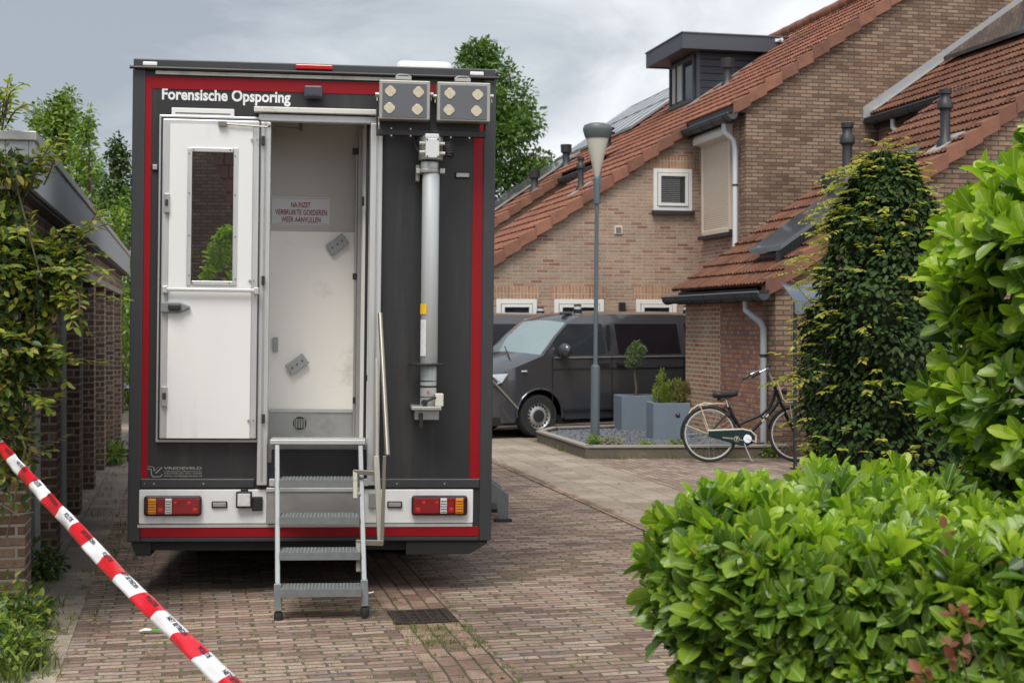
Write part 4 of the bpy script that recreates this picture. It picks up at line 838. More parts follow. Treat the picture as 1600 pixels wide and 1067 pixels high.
for (x,y) in ((611.5,201),(641.5,202),(611.5,212),(641.5,212.5),(704.5,215),(733.5,216)): q.lathe([(.006,-.004),(.006,0)],mx_(x,y,bd_-.033),'Y',8)
tp(q,'bolt',M_alu_d,LBK)
M_face = plain('lamp_face',(.125,.13,.145),.35,.3,var=.1); M_led = plain('led_lens',(.52,.46,.33),.25,var=.35,vs=60,coat=.5); M_lfr = plain('lamp_frame',(.36,.355,.32),.45,.5,var=.2,vs=10)
for (x0,y0,x1,y1,leds) in ((592.5,126,672,187,((610,143),(654,144.5),(608.5,169),(652,171.5))),(683,129,766,190,((703,146.5),(746.5,148.5),(701.5,172.5),(744.5,174)))):
    fr = ms-.14
    q = MB(); rb(q,x0,y0,x1,y1,fr,ms-.0,fr); FL = tp(q,'floodlight',M_lfr,MA,bevel=.006)
    q = MB(); rb(q,x0+5,y0+4.5,x1-5,y1-3,fr-.004,fr+.01,fr-.004); tp(q,'lamp_face',M_face,FL,bevel=.002)
    q = MB()
    for (cx,cy) in leds:
        c = TF(cx,cy,fr-.006); r=.036; q.prism([(c.x+r*math.cos(R(a)),fr-.009,c.z+r*math.sin(R(a))) for a in (-14,14,76,104,166,194,256,284)],(0,.006,0))
    tp(q,'led_lens',M_led,FL,bevel=.004)
    q = MB(); c = TF((x0+x1)/2-2,y0-2,ms-.06); q.box(c.x-.05,c.x+.05,ms-.1,ms-.02,c.z-.01,c.z+.012); q.tube([c+Vector((-.05,0,.012)),c+Vector((-.03,0,.028)),c+Vector((.03,0,.028)),c+Vector((.05,0,.012))],.004,6)
    for xx in (x0-3,x1+2): c = TF(xx,(y0+y1)/2-8,ms-.06); q.lathe([(.016,-.012),(.016,.012)],c,'X',12); q.tube([c,c+Vector((.0,-.01,-.04))],.004,6)
    tp(q,'lamp_clamp',M_alu_d,FL)
# --- rear steps: platform, ladder, hand rail
PLz = TF(495,694,-.16).z
q = MB(); q.box(TF(422,690,-.16).x,TF(571,690,-.16).x,-.17,.02,PLz,PLz+.03); ST = tp(q,'step_platform',M_alu,TR,bevel=.004)
la, lb = TF(433,699,-.14), TF(563,700,-.14); fa, fb = TF(433.5,972,-.86), TF(570,977,-.86)
fa.z = .0+.01; fb.z = .035
def lp(side, u): a, b_ = (la,fa) if side == 0 else (lb,fb); return a+(b_-a)*u
kn = .845
for sd_, (a, b_) in enumerate(((la,fa),(lb,fb))):
    k = a+(b_-a)*kn; k = Vector((k.x,k.y+.02,k.z)); ft = Vector((b_.x,k.y-.03,b_.z))
    q = MB(); q.bar(a,k,.030,.075,(0,0,1)); RL = tp(q,'ladder_rail',M_galv,TR,bevel=.004)
    q = MB(); q.bar(k+Vector((0,-.01,.06)),ft+Vector((0,0,.05)),.044,.044,(0,1,0)); LG = tp(q,'ladder_leg',M_galv,RL,bevel=.004)
    q = MB(); q.lathe([(.024,0),(.027,.01),(.027,.045),(.023,.055)],(ft.x,ft.y,ft.z-.01),'Z',16); tp(q,'rubber_foot',M_rubber,RL)
    q = MB(); q.tube([ft+Vector((.02,-.01,.13)),ft+Vector((.05,-.01,.135))],.005,8); q.tube([a+Vector((0,-.03,-.02)),a+Vector((0,.03,-.02))],.012,10); tp(q,'pin',M_alu,RL)
for yc in (751,808.5,863.5,920.5):
    u = (yc-699)/(975-699)*.985
    # solve along the rail for the photo height
    lo, hi = 0, 1
    for _ in range(30):
        mid = (lo+hi)/2; w_ = TM @ lp(0,mid); y_ = HY+(EYE-w_.z)*FPX/w_.y
        if y_ < yc: lo = mid
        else: hi = mid
    a, b_ = lp(0,lo), lp(1,lo); q = MB()
    q.box(a.x+.016,b_.x-.016,a.y-.075,a.y+.12,a.z+.008,a.z+.014); q.box(a.x+.016,b_.x-.016,a.y-.078,a.y-.073,a.z-.032,a.z+.012); q.box(a.x+.016,b_.x-.016,a.y+.115,a.y+.12,a.z-.03,a.z+.008)
    n = 22; wdt = b_.x-a.x-.05
    for i in range(n):
        for j in range(4): 
            c = (a.x+.025+wdt*(i+.5)/n, a.y-.055+j*.05, a.z+.0135); q.lathe([(.007,0),(.005,.0055),(.003,.0057)],c,'Z',6)
    TD = tp(q,'tread',M_galv,TR)
    pass
q = MB(); q.tube([TF(594,490,-.2),TF(605.5,711,-.60)],.016,12); HR = tp(q,'hand_rail',M_steel,TR)
q = MB(); P1,P2,P3 = TF(590,560,-.2),TF(590.5,700,-.3),TF(595,848,-.58)
q.bar(TF(588,712,-.36),TF(594.5,852,-.55),.036,.012,(0,1,0)); q.bar(TF(588.5,560,-.14),TF(589,714,-.36),.020,.012,(0,1,0)); q.bar(TF(601,712,-.55),TF(597,850,-.56),.022,.012,(0,1,0))
q.bar(TF(552,737,-.33),TF(588,739,-.36),.02,.03,(0,0,1)); q.bar(TF(555,734,-.33),TF(555,779,-.40),.03,.014,(0,1,0)); q.bar(TF(556,847,-.56),TF(599,848,-.57),.02,.034,(0,0,1)); q.bar(TF(560,845,-.56),TF(560,893,-.62),.03,.014,(0,1,0)); tp(q,'rail_post',M_steel,HR,bevel=.003)
q = MB()
for (x,y,d) in ((561,770,-.38),(567,883,-.6)): q.lathe([(.009,-.02),(.009,.01)],TF(x,y,d),'Y',10)
tp(q,'bolt',M_alu,HR)
# --- fold-out side steps on the right flank
SS = TW+.0
q = MB()
for yy in (3.3,3.95): q.prism([(SS-.02,yy,.58),(SS+.05,yy,.58),(SS+.47,yy,.27),(SS+.47,yy,.05),(SS+.38,yy,.05),(SS+.36,yy,.18),(SS+.15,yy,.26),(SS-.02,yy,.28)],(0,.02,0))
q.box(SS-.02,SS+.18,3.32,3.95,.50,.52); q.box(SS+.16,SS+.42,3.32,3.95,.24,.26)
SD = tp(q,'side_steps',M_galv,TR,bevel=.004)
q = MB(); q.box(SS+.34,SS+.50,3.26,3.34,.0,.055); q.box(SS+.34,SS+.50,3.92,4.0,.0,.055); q.box(SS+.20,SS+.34,3.6,3.68,.09,.14); tp(q,'rubber_foot',M_rubber,SD,bevel=.01)
q = MB(); q.tube([(SS+.27,3.2,1.31),(SS+.54,3.3,1.03)],.015,10); q.box(SS+.255,SS+.285,3.15,3.2,.44,1.30); tp(q,'hand_rail',M_steel,SD)
# ------------------------------------------------------------------ parked vans
def plainpaint(name, col, rough=.28, coat=.7, metal=.0): return plain(name, col, rough, metal, var=.05, vs=1, coat=coat, dirt=((col[0]*1.6+.02,col[1]*1.5+.018,col[2]*1.4+.015), 4, .6, .3))
def make_van(name, label, loc, rz, paint, tint, group, pitch=0.0, beacons=((2.05,.0),), ribs=True):
    V = thing(name, label, 'van', loc, rz, group); V.rotation_euler = (0, pitch, rz)
    sil = [(0,.72),(.05,.86),(.16,.95),(.35,1.03),(.7,1.16),(1.0,1.27),(1.28,1.56),(1.52,1.77),(1.66,1.85),(1.85,1.89),(2.3,1.915),(3.2,1.915),(4.75,1.90),(4.86,1.84),(4.9,1.70)]
    def top(x):
        for (a,b),(c,d) in zip(sil, sil[1:]):
            if a <= x <= c: return b+(d-b)*(x-a)/(c-a)
        return sil[-1][1]
    wheels = (.93, 3.93); ra = .405; dep = .33
    xs = sorted(set([round(v,3) for v in [a for a,_ in sil]+[.5,.86,1.12,1.2,1.4,2.16,2.2,2.28,2.4,2.9,3.62,3.68,3.76,4.6,4.7]+[w+ra*math.cos(R(a)) for w in wheels for a in (0,12,25,40,55,72,90,108,125,140,155,168,180)]]))
    def bot(x):
        for w in wheels:
            if abs(x-w) < ra: return dep+math.sqrt(ra*ra-(x-w)**2)+.02
        return .27 if .5 < x < 4.6 else .24
    def hw(z, x):
        w = .93+.022*min(1,max(0,(z-.3)/.4)) if z < .7 else .952-.012*max(0,(z-.7)/.5) if z < 1.22 else .94-.20*((z-1.22)/.70)**1.35
        if x < .75: w -= .20*(1-x/.75)**2.2
        if x > 4.7: w -= .06*((x-4.7)/.2)**2
        return w
    lev = [.0,.50,.74,.92,1.06,1.20,1.27,1.76]
    def col(x):
        b, t = bot(x), top(x); zs = [b]
        for l in lev[1:]: zs.append(min(max(l,b),t))
        zs.append(t); return zs
    def bulge(x, f): return -.16*(1-f*f)*max(0,min(1,(1.75-x)/1.0)) 
    fr = [-1,-.93,-.8,-.5,0,.5,.8,.93,1]
    bm = {k: MB() for k in ('body','windscreen','side_window','dark_panel')}
    for side in (-1,1):
        for i in range(len(xs)-1):
            x0,x1 = xs[i],xs[i+1]; c0,c1 = col(x0),col(x1)
            for j in range(len(c0)-1):
                if c0[j+1]-c0[j] < 1e-4 and c1[j+1]-c1[j] < 1e-4: continue
                p = [(x0,side*hw(c0[j],x0),c0[j]),(x1,side*hw(c1[j],x1),c1[j]),(x1,side*hw(c1[j+1],x1),c1[j+1]),(x0,side*hw(c0[j+1],x0),c0[j+1])]
                if c0[j+1]-c0[j] < 1e-4: p = [p[0],p[1],p[2]]
                elif c1[j+1]-c1[j] < 1e-4: p = [p[0],p[1],p[3]]
                k = 'body'
                if j == 6 and x0 >= 1.19:
                    if x1 <= 2.17: k = 'side_window'
                    elif 2.39 <= x0 and x1 <= 3.63: k = 'dark_panel'
                    elif 3.75 <= x0 and x1 <= 4.61: k = 'dark_panel'
                bm[k].add(p, [tuple(range(len(p)))], k == 'body')
    def skin(x, f):
        z = top(x); w = hw(z,x); cr = .055*(1-f*f) if x > 1.6 else .05*(1-f*f)
        return (x+bulge(x,f), w*f, z+cr)
    for i in range(len(xs)-1):
        for q_ in range(len(fr)-1):
            x0,x1 = xs[i],xs[i+1]; k = 'windscreen' if (x0 >= .999 and x1 <= 1.53 and 1 <= q_ <= len(fr)-3) else 'body'
            bm[k].add([skin(x0,fr[q_]),skin(x1,fr[q_]),skin(x1,fr[q_+1]),skin(x0,fr[q_+1])], [(0,1,2,3)], True)
    for xe in (0, 4.9):
        c = col(xe)
        for j in range(len(c)-1):
            if c[j+1]-c[j] < 1e-4: continue
            for q_ in range(len(fr)-1):
                f0,f1 = fr[q_],fr[q_+1]
                def P(f,z): return (xe+(bulge(xe,f)-(.06*math.sin((z-.24)/.5*2.6) if xe == 0 else 0)*(1-f**4)), hw(z,xe)*f, z+(.05*(1-f*f) if z >= top(xe)-1e-5 else 0))
                kk = 'dark_panel' if (xe > 1 and j == 6 and 1 <= q_ <= len(fr)-3) else 'body'
                bm[kk].add([P(f0,c[j]),P(f1,c[j]),P(f1,c[j+1]),P(f0,c[j+1])], [(0,1,2,3)], True)
    def bld(mb, nm, mat, par=None, **kw):
        return mb.build(nm, mat, par or V, **kw)
    def fuse(o):
        b_ = bmesh.new(); b_.from_mesh(o.data); bmesh.ops.remove_doubles(b_, verts=b_.verts, dist=.0008); bmesh.ops.recalc_face_normals(b_, faces=b_.faces); b_.to_mesh(o.data); b_.free()
        o.data.polygons.foreach_set('use_smooth',[True]*len(o.data.polygons)); o.data.set_sharp_from_angle(angle=R(28))
    B = bld(bm['body'],'body',paint); fuse(B)
    for k, m_ in (('windscreen',tint),('side_window',M_glass),('dark_panel',M_darkpanel)): fuse(bld(bm[k],k,m_,B))
    U = MB(); U.box(.1,4.8,-.86,.86,.2,.33); U.box(.45,4.45,-.62,.62,.33,.75)
    for w in wheels: U.box(w-.46,w+.46,-.60,.60,.33,.95)
    bld(U,'underbody',M_under,B)
    S = MB(); 
    for sd_ in (-1,1):
        for w in wheels:      # arch lips
            pts = [(w+ra*math.cos(R(a)), sd_*(.952), dep+.02+ra*math.sin(R(a))) for a in range(-8,189,12)]
            S.tube(pts,.016,6)
    bld(S,'arch_lip',paint,B)
    S = MB()
    for sd_ in (-1,1):
        S.box(1.36,4.55,sd_*.953-.006,sd_*.953+.006,.40,.43)
        for x in (1.16,2.26,3.66,): S.box(x-.005,x+.005,sd_*.950-.006,sd_*.950+.006,.34,1.25)
        S.box(1.16,4.7,sd_*.951-.005,sd_*.951+.005,1.055,1.062)
        S.box(2.2,2.24,sd_*.90-.02,sd_*.90+.03,1.27,1.74)
        S.box(2.0,2.20,sd_*.951-.03,sd_*.951+.03,1.10,1.14); S.box(2.34,2.5,sd_*.951-.03,sd_*.951+.03,1.10,1.14)
    bld(S,'seams_and_handles',M_black,B)
    S = MB()
    for sd_ in (-1,1): S.box(1.2,4.65,sd_*.945-.01,sd_*.945+.014,1.225,1.245); 
    bld(S,'belt_trim',plain('belt_trim',(.42,.42,.44),.3,.6),B)
    # face: lights, grille, plate
    for sd_ in (-1,1):
        q = MB(); pr = [(.34,.88),(.10,.80),(.02,.79),(-.06,.80),(-.06,.93),(.04,.965),(.2,1.0),(.42,1.01)]
        vs=[]; 
        out_=[(.40,.955*.945,1.00),(.30,.88,.86),(.10,.80,.80),(-.03,.60,.80),(-.06,.42,.815),(-.07,.42,.93),(.0,.62,.955),(.15,.80,.985)]
        q.add([(x-.012,sd_*(y+.022),z) for x,y,z in out_]+[(x+.1,sd_*(y-.06),z) for x,y,z in out_],[(0,1,2,3,4,5,6,7)]+[(i,(i+1)%8,8+(i+1)%8,8+i) for i in range(8)])
        HL = bld(q,'headlight',M_head,B)
        q = MB()
        for (x,y,r) in ((.02,.66,.05),(.13,.80,.045)): q.lathe([(r,-.03),(r*.8,-.045),(.0,-.05)],(x,sd_*y,.895),'X',14)
        bld(q,'reflector',M_alu,HL)
        q = MB(); q.box(.60,.70,sd_*.958-.008,sd_*.958+.004,1.02,1.045); bld(q,'side_repeater',M_lwh,B,bevel=.004)
        q = MB(); q.box(4.86,4.92,sd_*.86-.05,sd_*.86+.05,.9,1.5); bld(q,'rear_light',M_lred,B,bevel=.015)
        q = MB(); q.lathe([(.0,-.13),(.075,-.12),(.105,-.05),(.115,.03),(.09,.10),(.0,.12)],(0,0,0),'Y',16)
        mir = bld(q,'mirror',paint,B,smooth=True); mir.location = (1.32,sd_*1.06,1.34); mir.scale = (.75,1,1.05)
        q = MB(); q.bar((1.30,sd_*.93,1.28),(1.30,sd_*1.0,1.30),.06,.05); bld(q,'mirror_arm',M_black,B)
    G_ = MB()
    for z in (.40,.46,.52): G_.box(-.22,-.10,-.50,.50,z,z+.018)
    for z in (.82,.88): G_.box(-.235,-.12,-.38,.38,z,z+.012)
    bld(G_,'grille_slats',M_alu_d,B)
    G_ = MB(); G_.box(-.215,-.12,-.52,.52,.36,.56); G_.box(-.22,-.12,-.40,.40,.79,.93); bld(G_,'grille',M_black,B,bevel=.02)
    G_ = MB(); G_.box(-.245,-.2,-.26,.26,.56,.67); bld(G_,'number_plate',plain('plate_yellow',(.62,.42,.03),.4),B,bevel=.004)
    G_ = MB(); G_.tube([(.62,-.55,1.225),(.86,.05,1.40)],.01,6); G_.tube([(.62,.1,1.265),(.86,.65,1.36)],.01,6); bld(G_,'wiper',M_black,B)
    for (bx,by) in beacons:
        q = MB(); q.lathe([(.07,-.03),(.075,.035),(.062,.04)],(bx,by,1.96),'Z',18); BE = bld(q,'beacon',M_black,B)
        q = MB(); q.lathe([(.058,.04),(.058,.095),(.045,.11),(0,.112)],(bx,by,1.96),'Z',18); bld(q,'beacon_lens',M_lwh,BE)
        q = MB(); q.lathe([(.064,.085),(.06,.108),(0,.113)],(bx,by,1.965),'Z',18); bld(q,'beacon_cap',M_black,BE)
    q = MB(); q.box(1.62,1.80,-.5,-.38,1.91,1.955); bld(q,'roof_aerial',M_anth2,B,bevel=.015)
    for w in wheels:
        for sd_ in (-1,1):
            y = sd_*.83; q = MB(); r = .335
            q.lathe([(r*.60,-.10),(r*.92,-.105),(r,-.07),(r,.07),(r*.92,.105),(r*.60,.10)],(w,y,r),'Y',36,cap=False); W = bld(q,'wheel',M_tyre)
            q = MB(); o = sd_*1
            q.lathe([(.205,.105*o),(.20,.075*o),(.175,.055*o),(.125,.085*o),(.10,.088*o),(.0,.088*o)],(w,y,r),'Y',36,cap=False); RM = bld(q,'rim',M_rimst,W)
            q = MB(); q.lathe([(.098,.084*o),(.095,.100*o),(.05,.104*o),(0,.104*o)],(w,y,r),'Y',28,cap=False); bld(q,'hub_cap',M_vent,RM)
            q = MB()
            for k in range(18):
                a = 2*math.pi*k/18; c = Vector((w+.165*math.cos(a), y+o*.066, r+.165*math.sin(a)))
                q.obox(c,(.026,.03,.022),Matrix.Rotation(-a,3,'Y'))
            bld(q,'rim_slots',M_black,RM)
    return V
M_darkpanel = plain('tinted_side_window',(.012,.010,.013),.16,0,var=.3,vs=1,spec=.35)
M_head = plain('headlight_glass',(.50,.53,.56),.08,.35,var=.45,vs=18,coat=.8)
M_rimst = plain('steel_rim',(.50,.50,.49),.4,.6,var=.08)
M_screen = plain('windscreen_glass',(.22,.29,.29),.05,.0,var=.25,vs=1.5,coat=1.0,spec=.9)
P_van = plainpaint('anthracite_van_paint',(.058,.060,.068),.20,.8,.3); P_blue = plainpaint('pale_blue_paint',(.36,.47,.50)); 
th = R(29)
def van_loc(wx, wy, th): # near front wheel contact at world wx, wy
    return (wx-.93*math.cos(th)-.83*math.sin(th)*1.0, wy-.93*math.sin(th)+.83*math.cos(th), 0)
make_van('parked_van','dark grey panel van with steel wheels parked beside the gravel bed',van_loc(.37,22.1,th),th,P_van,M_screen,'dark police vans parked by the house',beacons=((2.08,-.2),(4.2,-.3)))
make_van('parked_van','dark grey van mostly hidden behind the truck, only its roof beacon and windscreen edge showing',van_loc(-1.75,23.75,th),th,P_van,M_screen,'dark police vans parked by the house',beacons=((2.55,-.3),(4.1,.2)))
make_van('parked_van','pale blue van glimpsed between the garages and the truck',(-11.2,38.0,0),R(-60),P_blue,M_glass,None,beacons=())

# ------------------------------------------------------------------ lamp post
LPx = gnd(929.5,692,.13)
T = thing('street_lamp','slim blue-grey street lamp with a cone-shaped lantern standing in the gravel bed','street lamp',(LPx.x,LPx.y,.1))
M_pole = plain('blue_grey_pole',(.095,.125,.145),.5,.15,var=.12,vs=5,streak=True,dirt=((.16,.17,.13),7,.6,.5))
q = MB(); q.lathe([(.062,-.1),(.062,1.06),(.056,1.085),(.034,1.10),(.030,1.13),(.027,3.35),(.027,3.36)],(0,0,0),'Z',20); q.build('pole',M_pole,T)
q = MB(); q.lathe([(.046,3.30),(.046,3.62),(.043,3.66),(.030,3.68)],(0,0,0),'Z',18); q.build('sleeve',M_pole,T)
q = MB(); q.prism([(.005,-.02,3.6),(.05,-.02,3.5),(.075,-.02,3.95),(.155,-.02,4.22),(.135,-.02,4.23),(.05,-.02,3.95)],(0,.04,0)); q.build('lantern_arm',M_pole,T,bevel=.004)
q = MB(); q.lathe([(.012,3.62),(.03,3.66),(.155,4.20),(.158,4.215)],(-.0,0,0),'Z',28); q.build('lantern_cone',plain('frosted_cone',(.60,.58,.50),.3,0,var=.06,coat=.4),T)
q = MB(); q.lathe([(.160,4.19),(.178,4.23),(.198,4.30),(.198,4.33),(.180,4.37),(.12,4.395),(0,4.405)],(0,0,0),'Z',30); q.build('lantern_cap',plain('cap_grey',(.105,.13,.13),.45,.1,var=.1),T)
T.rotation_euler = (0,R(.45),0)

# ------------------------------------------------------------------ raised gravel bed
A_ = gnd(838,690); Bp = gnd(914.5,716.5); Cp = gnd(1232,715.5); Dp = Vector((3.30,23.2,0)); Ep=Vector((.62,22.05,0))
ring = [Vector((p.x,p.y,0)) for p in (A_,Bp,Cp,Dp,Ep)]
cen = sum(ring,Vector())/len(ring)
BED = thing('raised_bed','low concrete-edged bed of grey gravel at the foot of the lamp post','raised bed',(cen.x,cen.y,0))
def off(v): return Vector((v.x-cen.x,v.y-cen.y,v.z))
q = MB()
for a,b_ in zip(ring,ring[1:]+ring[:1]):
    d = (b_-a).normalized(); L_ = (b_-a).length; nrm = Vector((-d.y,d.x,0)); nrm = nrm if nrm.dot(cen-a) > 0 else -nrm
    q.bar(off(a+nrm*.05+Vector((0,0,.07))),off(b_+nrm*.05+Vector((0,0,.07))),.08,.14,(0,0,1))
q.build('kerb_wall',plain('old_timber_kerb',(.12,.098,.078),.9,var=.35,vs=4,bump=.5,bs=25,streak=False,dirt=((.20,.20,.12),5,.55,.5)),BED)
q = MB()
for a,b_ in zip(ring,ring[1:]+ring[:1]):
    d = (b_-a).normalized(); L_ = (b_-a).length; nrm = Vector((-d.y,d.x,0)); nrm = nrm if nrm.dot(cen-a) > 0 else -nrm
    n = max(1,int(L_/.9))
    for i in range(n): q.bar(off(a+nrm*.05+d*(L_*i/n+.006)+Vector((0,0,.155))),off(a+nrm*.05+d*(L_*(i+1)/n-.006)+Vector((0,0,.155+.003*(i%2)))),.115,.03,(0,0,1))
q.build('coping',plain('kerb_top',(.27,.25,.225),.85,var=.25,vs=8,bump=.3,bs=40),BED,bevel=.004)
gm = MB(); gm.add([(off(p).x*.985,off(p).y*.985,.10) for p in ring],[list(range(len(ring)))]); gm.build('gravel_base',plain('gravel_dark',(.09,.095,.105),.95,var=.6,vs=60,bump=1,bs=50),BED)
# individual stones, one mass
def inside(x,y,poly):
    c=False; j=len(poly)-1
    for i in range(len(poly)):
        if ((poly[i].y>y)!=(poly[j].y>y)) and x<(poly[j].x-poly[i].x)*(y-poly[i].y)/(poly[j].y-poly[i].y)+poly[i].x: c=not c
        j=i
    return c
pp=[]
ins=[cen+(p-cen)*.955 for p in ring]
while len(pp)<13000:
    x=random.uniform(-.2,4.2); y=random.uniform(18,23.5)
    if inside(x,y,ins): pp.append((x,y,.105+random.random()*.016))
pp=np.array(pp); n=len(pp)
tv=np.array([(1,0,0),(0,1,.1),(-1,.1,0),(0,-1,-.1),(.1,0,.8),(0,.1,-.6)])
rot=rdir(n); rot2=rdir(n); s_=RNG.uniform(.009,.021,n)
o=leaves('gravel',pp,rot,rot2,s_,s_,plain('gravel_stones',(.155,.165,.185),.85,var=.5,vs=35),None,(tv,[(0,1,4),(1,2,4),(2,3,4),(3,0,4),(1,0,5),(2,1,5),(3,2,5),(0,3,5)],tv[:,:2]))
o.data.polygons.foreach_set('use_smooth',[False]*len(o.data.polygons)); tag(o,kind='stuff')

# ------------------------------------------------------------------ planters
M_pl = plain('blue_grey_planter',(.16,.20,.25),.75,var=.10,vs=4,bump=.25,bs=90,dirt=((.24,.27,.30),9,.55,.35),streak=True)
def planter(label, px, py, w, h, rz):
    p = gnd(px,py,.12); r = thing('planter_box',label,'planter',(p.x,p.y,.11),rz,'square blue-grey planters on the gravel')
    q = MB(); t=.03; q.box(0,w,0,t,0,h); q.box(0,w,w-t,w,0,h); q.box(0,t,t,w-t,0,h); q.box(w-t,w,t,w-t,0,h); q.box(t,w-t,t,w-t,0,.05); q.build('box',M_pl,r,bevel=.006)
    q = MB(); q.box(t,w-t,t,w-t,h-.07,h-.04); q.build('soil',M_soil,r); return p
p1 = planter('farther square planter holding a small clipped olive tree',971.5,672.5,.56,.54,R(9)); p2 = planter('nearer square planter with yellow-green and brown dwarf conifers',1021,687.5,.53,.53,R(6))

# ------------------------------------------------------------------ bicycle
def bicycle():
    rw = gnd(1109,722); r = .355; a = R(2.5); fw_x = 1.115
    B = thing('bicycle','black and dark green city bicycle with cream front carrier, leaning by the brick wall','bicycle',(rw.x,rw.y,0),a); B.rotation_euler=(R(-5),0,a)
    blk = plain('bike_black',(.007,.009,.009),.4,var=.2,spec=.3); crm = plain('bike_cream',(.62,.56,.42),.4,coat=.3); grn = plain('bike_green',(.004,.022,.022),.4,spec=.3); chrome = plain('chrome',(.65,.65,.66),.2,.9)
    tyw = plain('tyre_sidewall',(.50,.49,.46),.6)
    def bb(mb,n,m,p=None,**k): return mb.build(n,m,p or B,**k)
    def wheel(x, nm='wheel'):
        c=(x,0,r); q=MB(); m=48
        q.tube([(x+(r-.021)*math.cos(2*math.pi*k/m),0,r+(r-.021)*math.sin(2*math.pi*k/m)) for k in range(m)],.021,10,closed=True); W=bb(q,nm,M_tyre)
        q=MB(); 
        for s_ in (-.014,.014): q.tube([(x+(r-.043)*math.cos(2*math.pi*k/m),s_*.7,r+(r-.043)*math.sin(2*math.pi*k/m)) for k in range(m)],.0095,8,closed=True)
        bb(q,'rim',tyw,W)
        q=MB()
        for k in range(32):
            b_=2*math.pi*k/32; d=.25*(1 if k%2 else -1); q.tube([(x+.03*math.cos(b_+d*3),(.02 if k%4<2 else -.02),r+.03*math.sin(b_+d*3)),(x+(r-.05)*math.cos(b_),0,r+(r-.05)*math.sin(b_))],.0012,4,cap=False)
        bb(q,'spokes',chrome,W); q=MB(); q.lathe([(.022,-.04),(.028,-.03),(.02,0),(.028,.03),(.022,.04)],c,'Y',14); bb(q,'hub',chrome,W); return W
    wheel(0); wheel(fw_x)
    bbk=(.47,0,.305); seat_t=(.245,0,.70)
    head_t=Vector((.855,0,.95)); head_b=Vector((.915,0,.78))
    q=MB(); q.tube([bbk,(.33,0,.55),seat_t],.020,10); q.tube([bbk,(.62,0,.46),(.80,0,.64),head_b],.020,10)
    q.tube([(.36,0,.47),(.52,0,.535),(.68,0,.60),(.79,0,.70),(.84,0,.82),(.862,0,.93)],.018,10); q.tube([(.66,0,.585),(.70,0,.54)],.012,8)
    q.tube([head_t+Vector((-.01,0,.03)),head_b+Vector((.01,0,-.03))],.021,12)
    for s_ in (-.05,.05): q.tube([(0,s_,r),(.3,s_*.5,.30),(.45,s_*.5,.30)],.009,8); q.tube([(0,s_,r),(.27,s_*.35,.66)],.008,8); q.tube([head_b+Vector((.012,s_*.7,-.03)),(1.03,s_,.50),(fw_x,s_,r)],.011,8)
    F=bb(q,'frame',blk)
    q=MB()
    for x in (.68,.735): q.obox((x+.01,-.018,.53+(x-.68)*1.05),(.05,.006,.02),Matrix.Rotation(R(-46),3,'Y'))
    bb(q,'frame_mark',crm,F)
    def guard(x,a0,a1,m):
        q=MB(); pts=[R(a0+(a1-a0)*k/28) for k in range(29)]; rr=r+.018; w=.032; n=5; vs=[]
        for t in pts:
            for j in range(n): u=(j/(n-1)-.5)*2; ra_=rr-.010*u*u; vs.append((x+ra_*math.cos(t),w*u,r+ra_*math.sin(t)))
        q.add(vs,[(i*n+j,i*n+j+1,(i+1)*n+j+1,(i+1)*n+j) for i in range(28) for j in range(n-1)],True); o=bb(q,'mudguard',m); mm=o.modifiers.new('s','SOLIDIFY'); mm.thickness=.002; return o
    guard(0,20,190,blk); guard(fw_x,25,170,blk)
    q=MB(); q.tube([(.04,0,r+.385),(-.05,0,r+.40),(-.14,0,r+.37),(-.23,0,r+.31),(-.27,0,r+.24)],.008,6)
    for s_ in (-.06,.06): q.tube([(0,s_,r),(-.12,s_,r+.36)],.006,6); q.tube([(.20,s_*.8,.74),(.10,s_,.745),(-.12,s_,.72)],.006,6)
    q.tube([(0,-.04,r),(-.31,-.03,r+.12)],.004,6); q.tube([(0,.04,r),(-.31,.03,r+.12)],.004,6); bb(q,'rear_carrier',crm)
    q=MB(); q.lathe([(.03,-.0),(.033,-.03),(.02,-.055)],(-.375,0,r+.24),'X',12); bb(q,'rear_light',M_lhouse,smooth=True)
    # chain case
    q=MB(); pts=[(-.02,r+.04),(.40,r+.055),(.50,r+.04),(.575,r-.03),(.55,r-.11),(.47,r-.155),(.36,r-.14),(.10,r-.06),(-.02,r-.03)]
    q.prism([(x,-.075,z) for x,z in pts],(0,.035,0)); CG=bb(q,'chain_case',grn,bevel=.012,seg=3)
    q=MB(); q.tube([(-.03,-.06,r+.045),(.2,-.06,r+.055),(.42,-.06,r+.062),(.52,-.06,r+.04),(.585,-.06,r-.02),(.585,-.06,r-.09)],.011,8); bb(q,'case_trim',crm,CG)
    q=MB(); q.lathe([(.036,0),(.036,.003)],(.335,-.080,r-.062),'Y',24); q.lathe([(.027,0),(.027,.003)],(.335,-.0815,r-.062),'Y',24); bb(q,'badge_ring',crm,CG)
    q=MB(); q.lathe([(.030,0),(.030,.002)],(.335,-.0830,r-.062),'Y',24); bb(q,'badge_disc',grn,CG)
    m=Matrix.Translation((.322,-.0835,r-.082))@Matrix.Rotation(R(90),4,'X'); text_mesh('lettering','7',crm,CG,m,None,.040,.03)
    m=Matrix.Translation((.15,-.077,r-.050))@Matrix.Rotation(R(6),4,'Y')@Matrix.Rotation(R(90),4,'X'); text_mesh('lettering','TRANSPORTER',crm,CG,m,.14,.016,.02)
    m=Matrix.Translation((.38,-.077,r-.078))@Matrix.Rotation(R(6),4,'Y')@Matrix.Rotation(R(90),4,'X'); text_mesh('lettering','de luxe',crm,CG,m,.035,.016,.02)
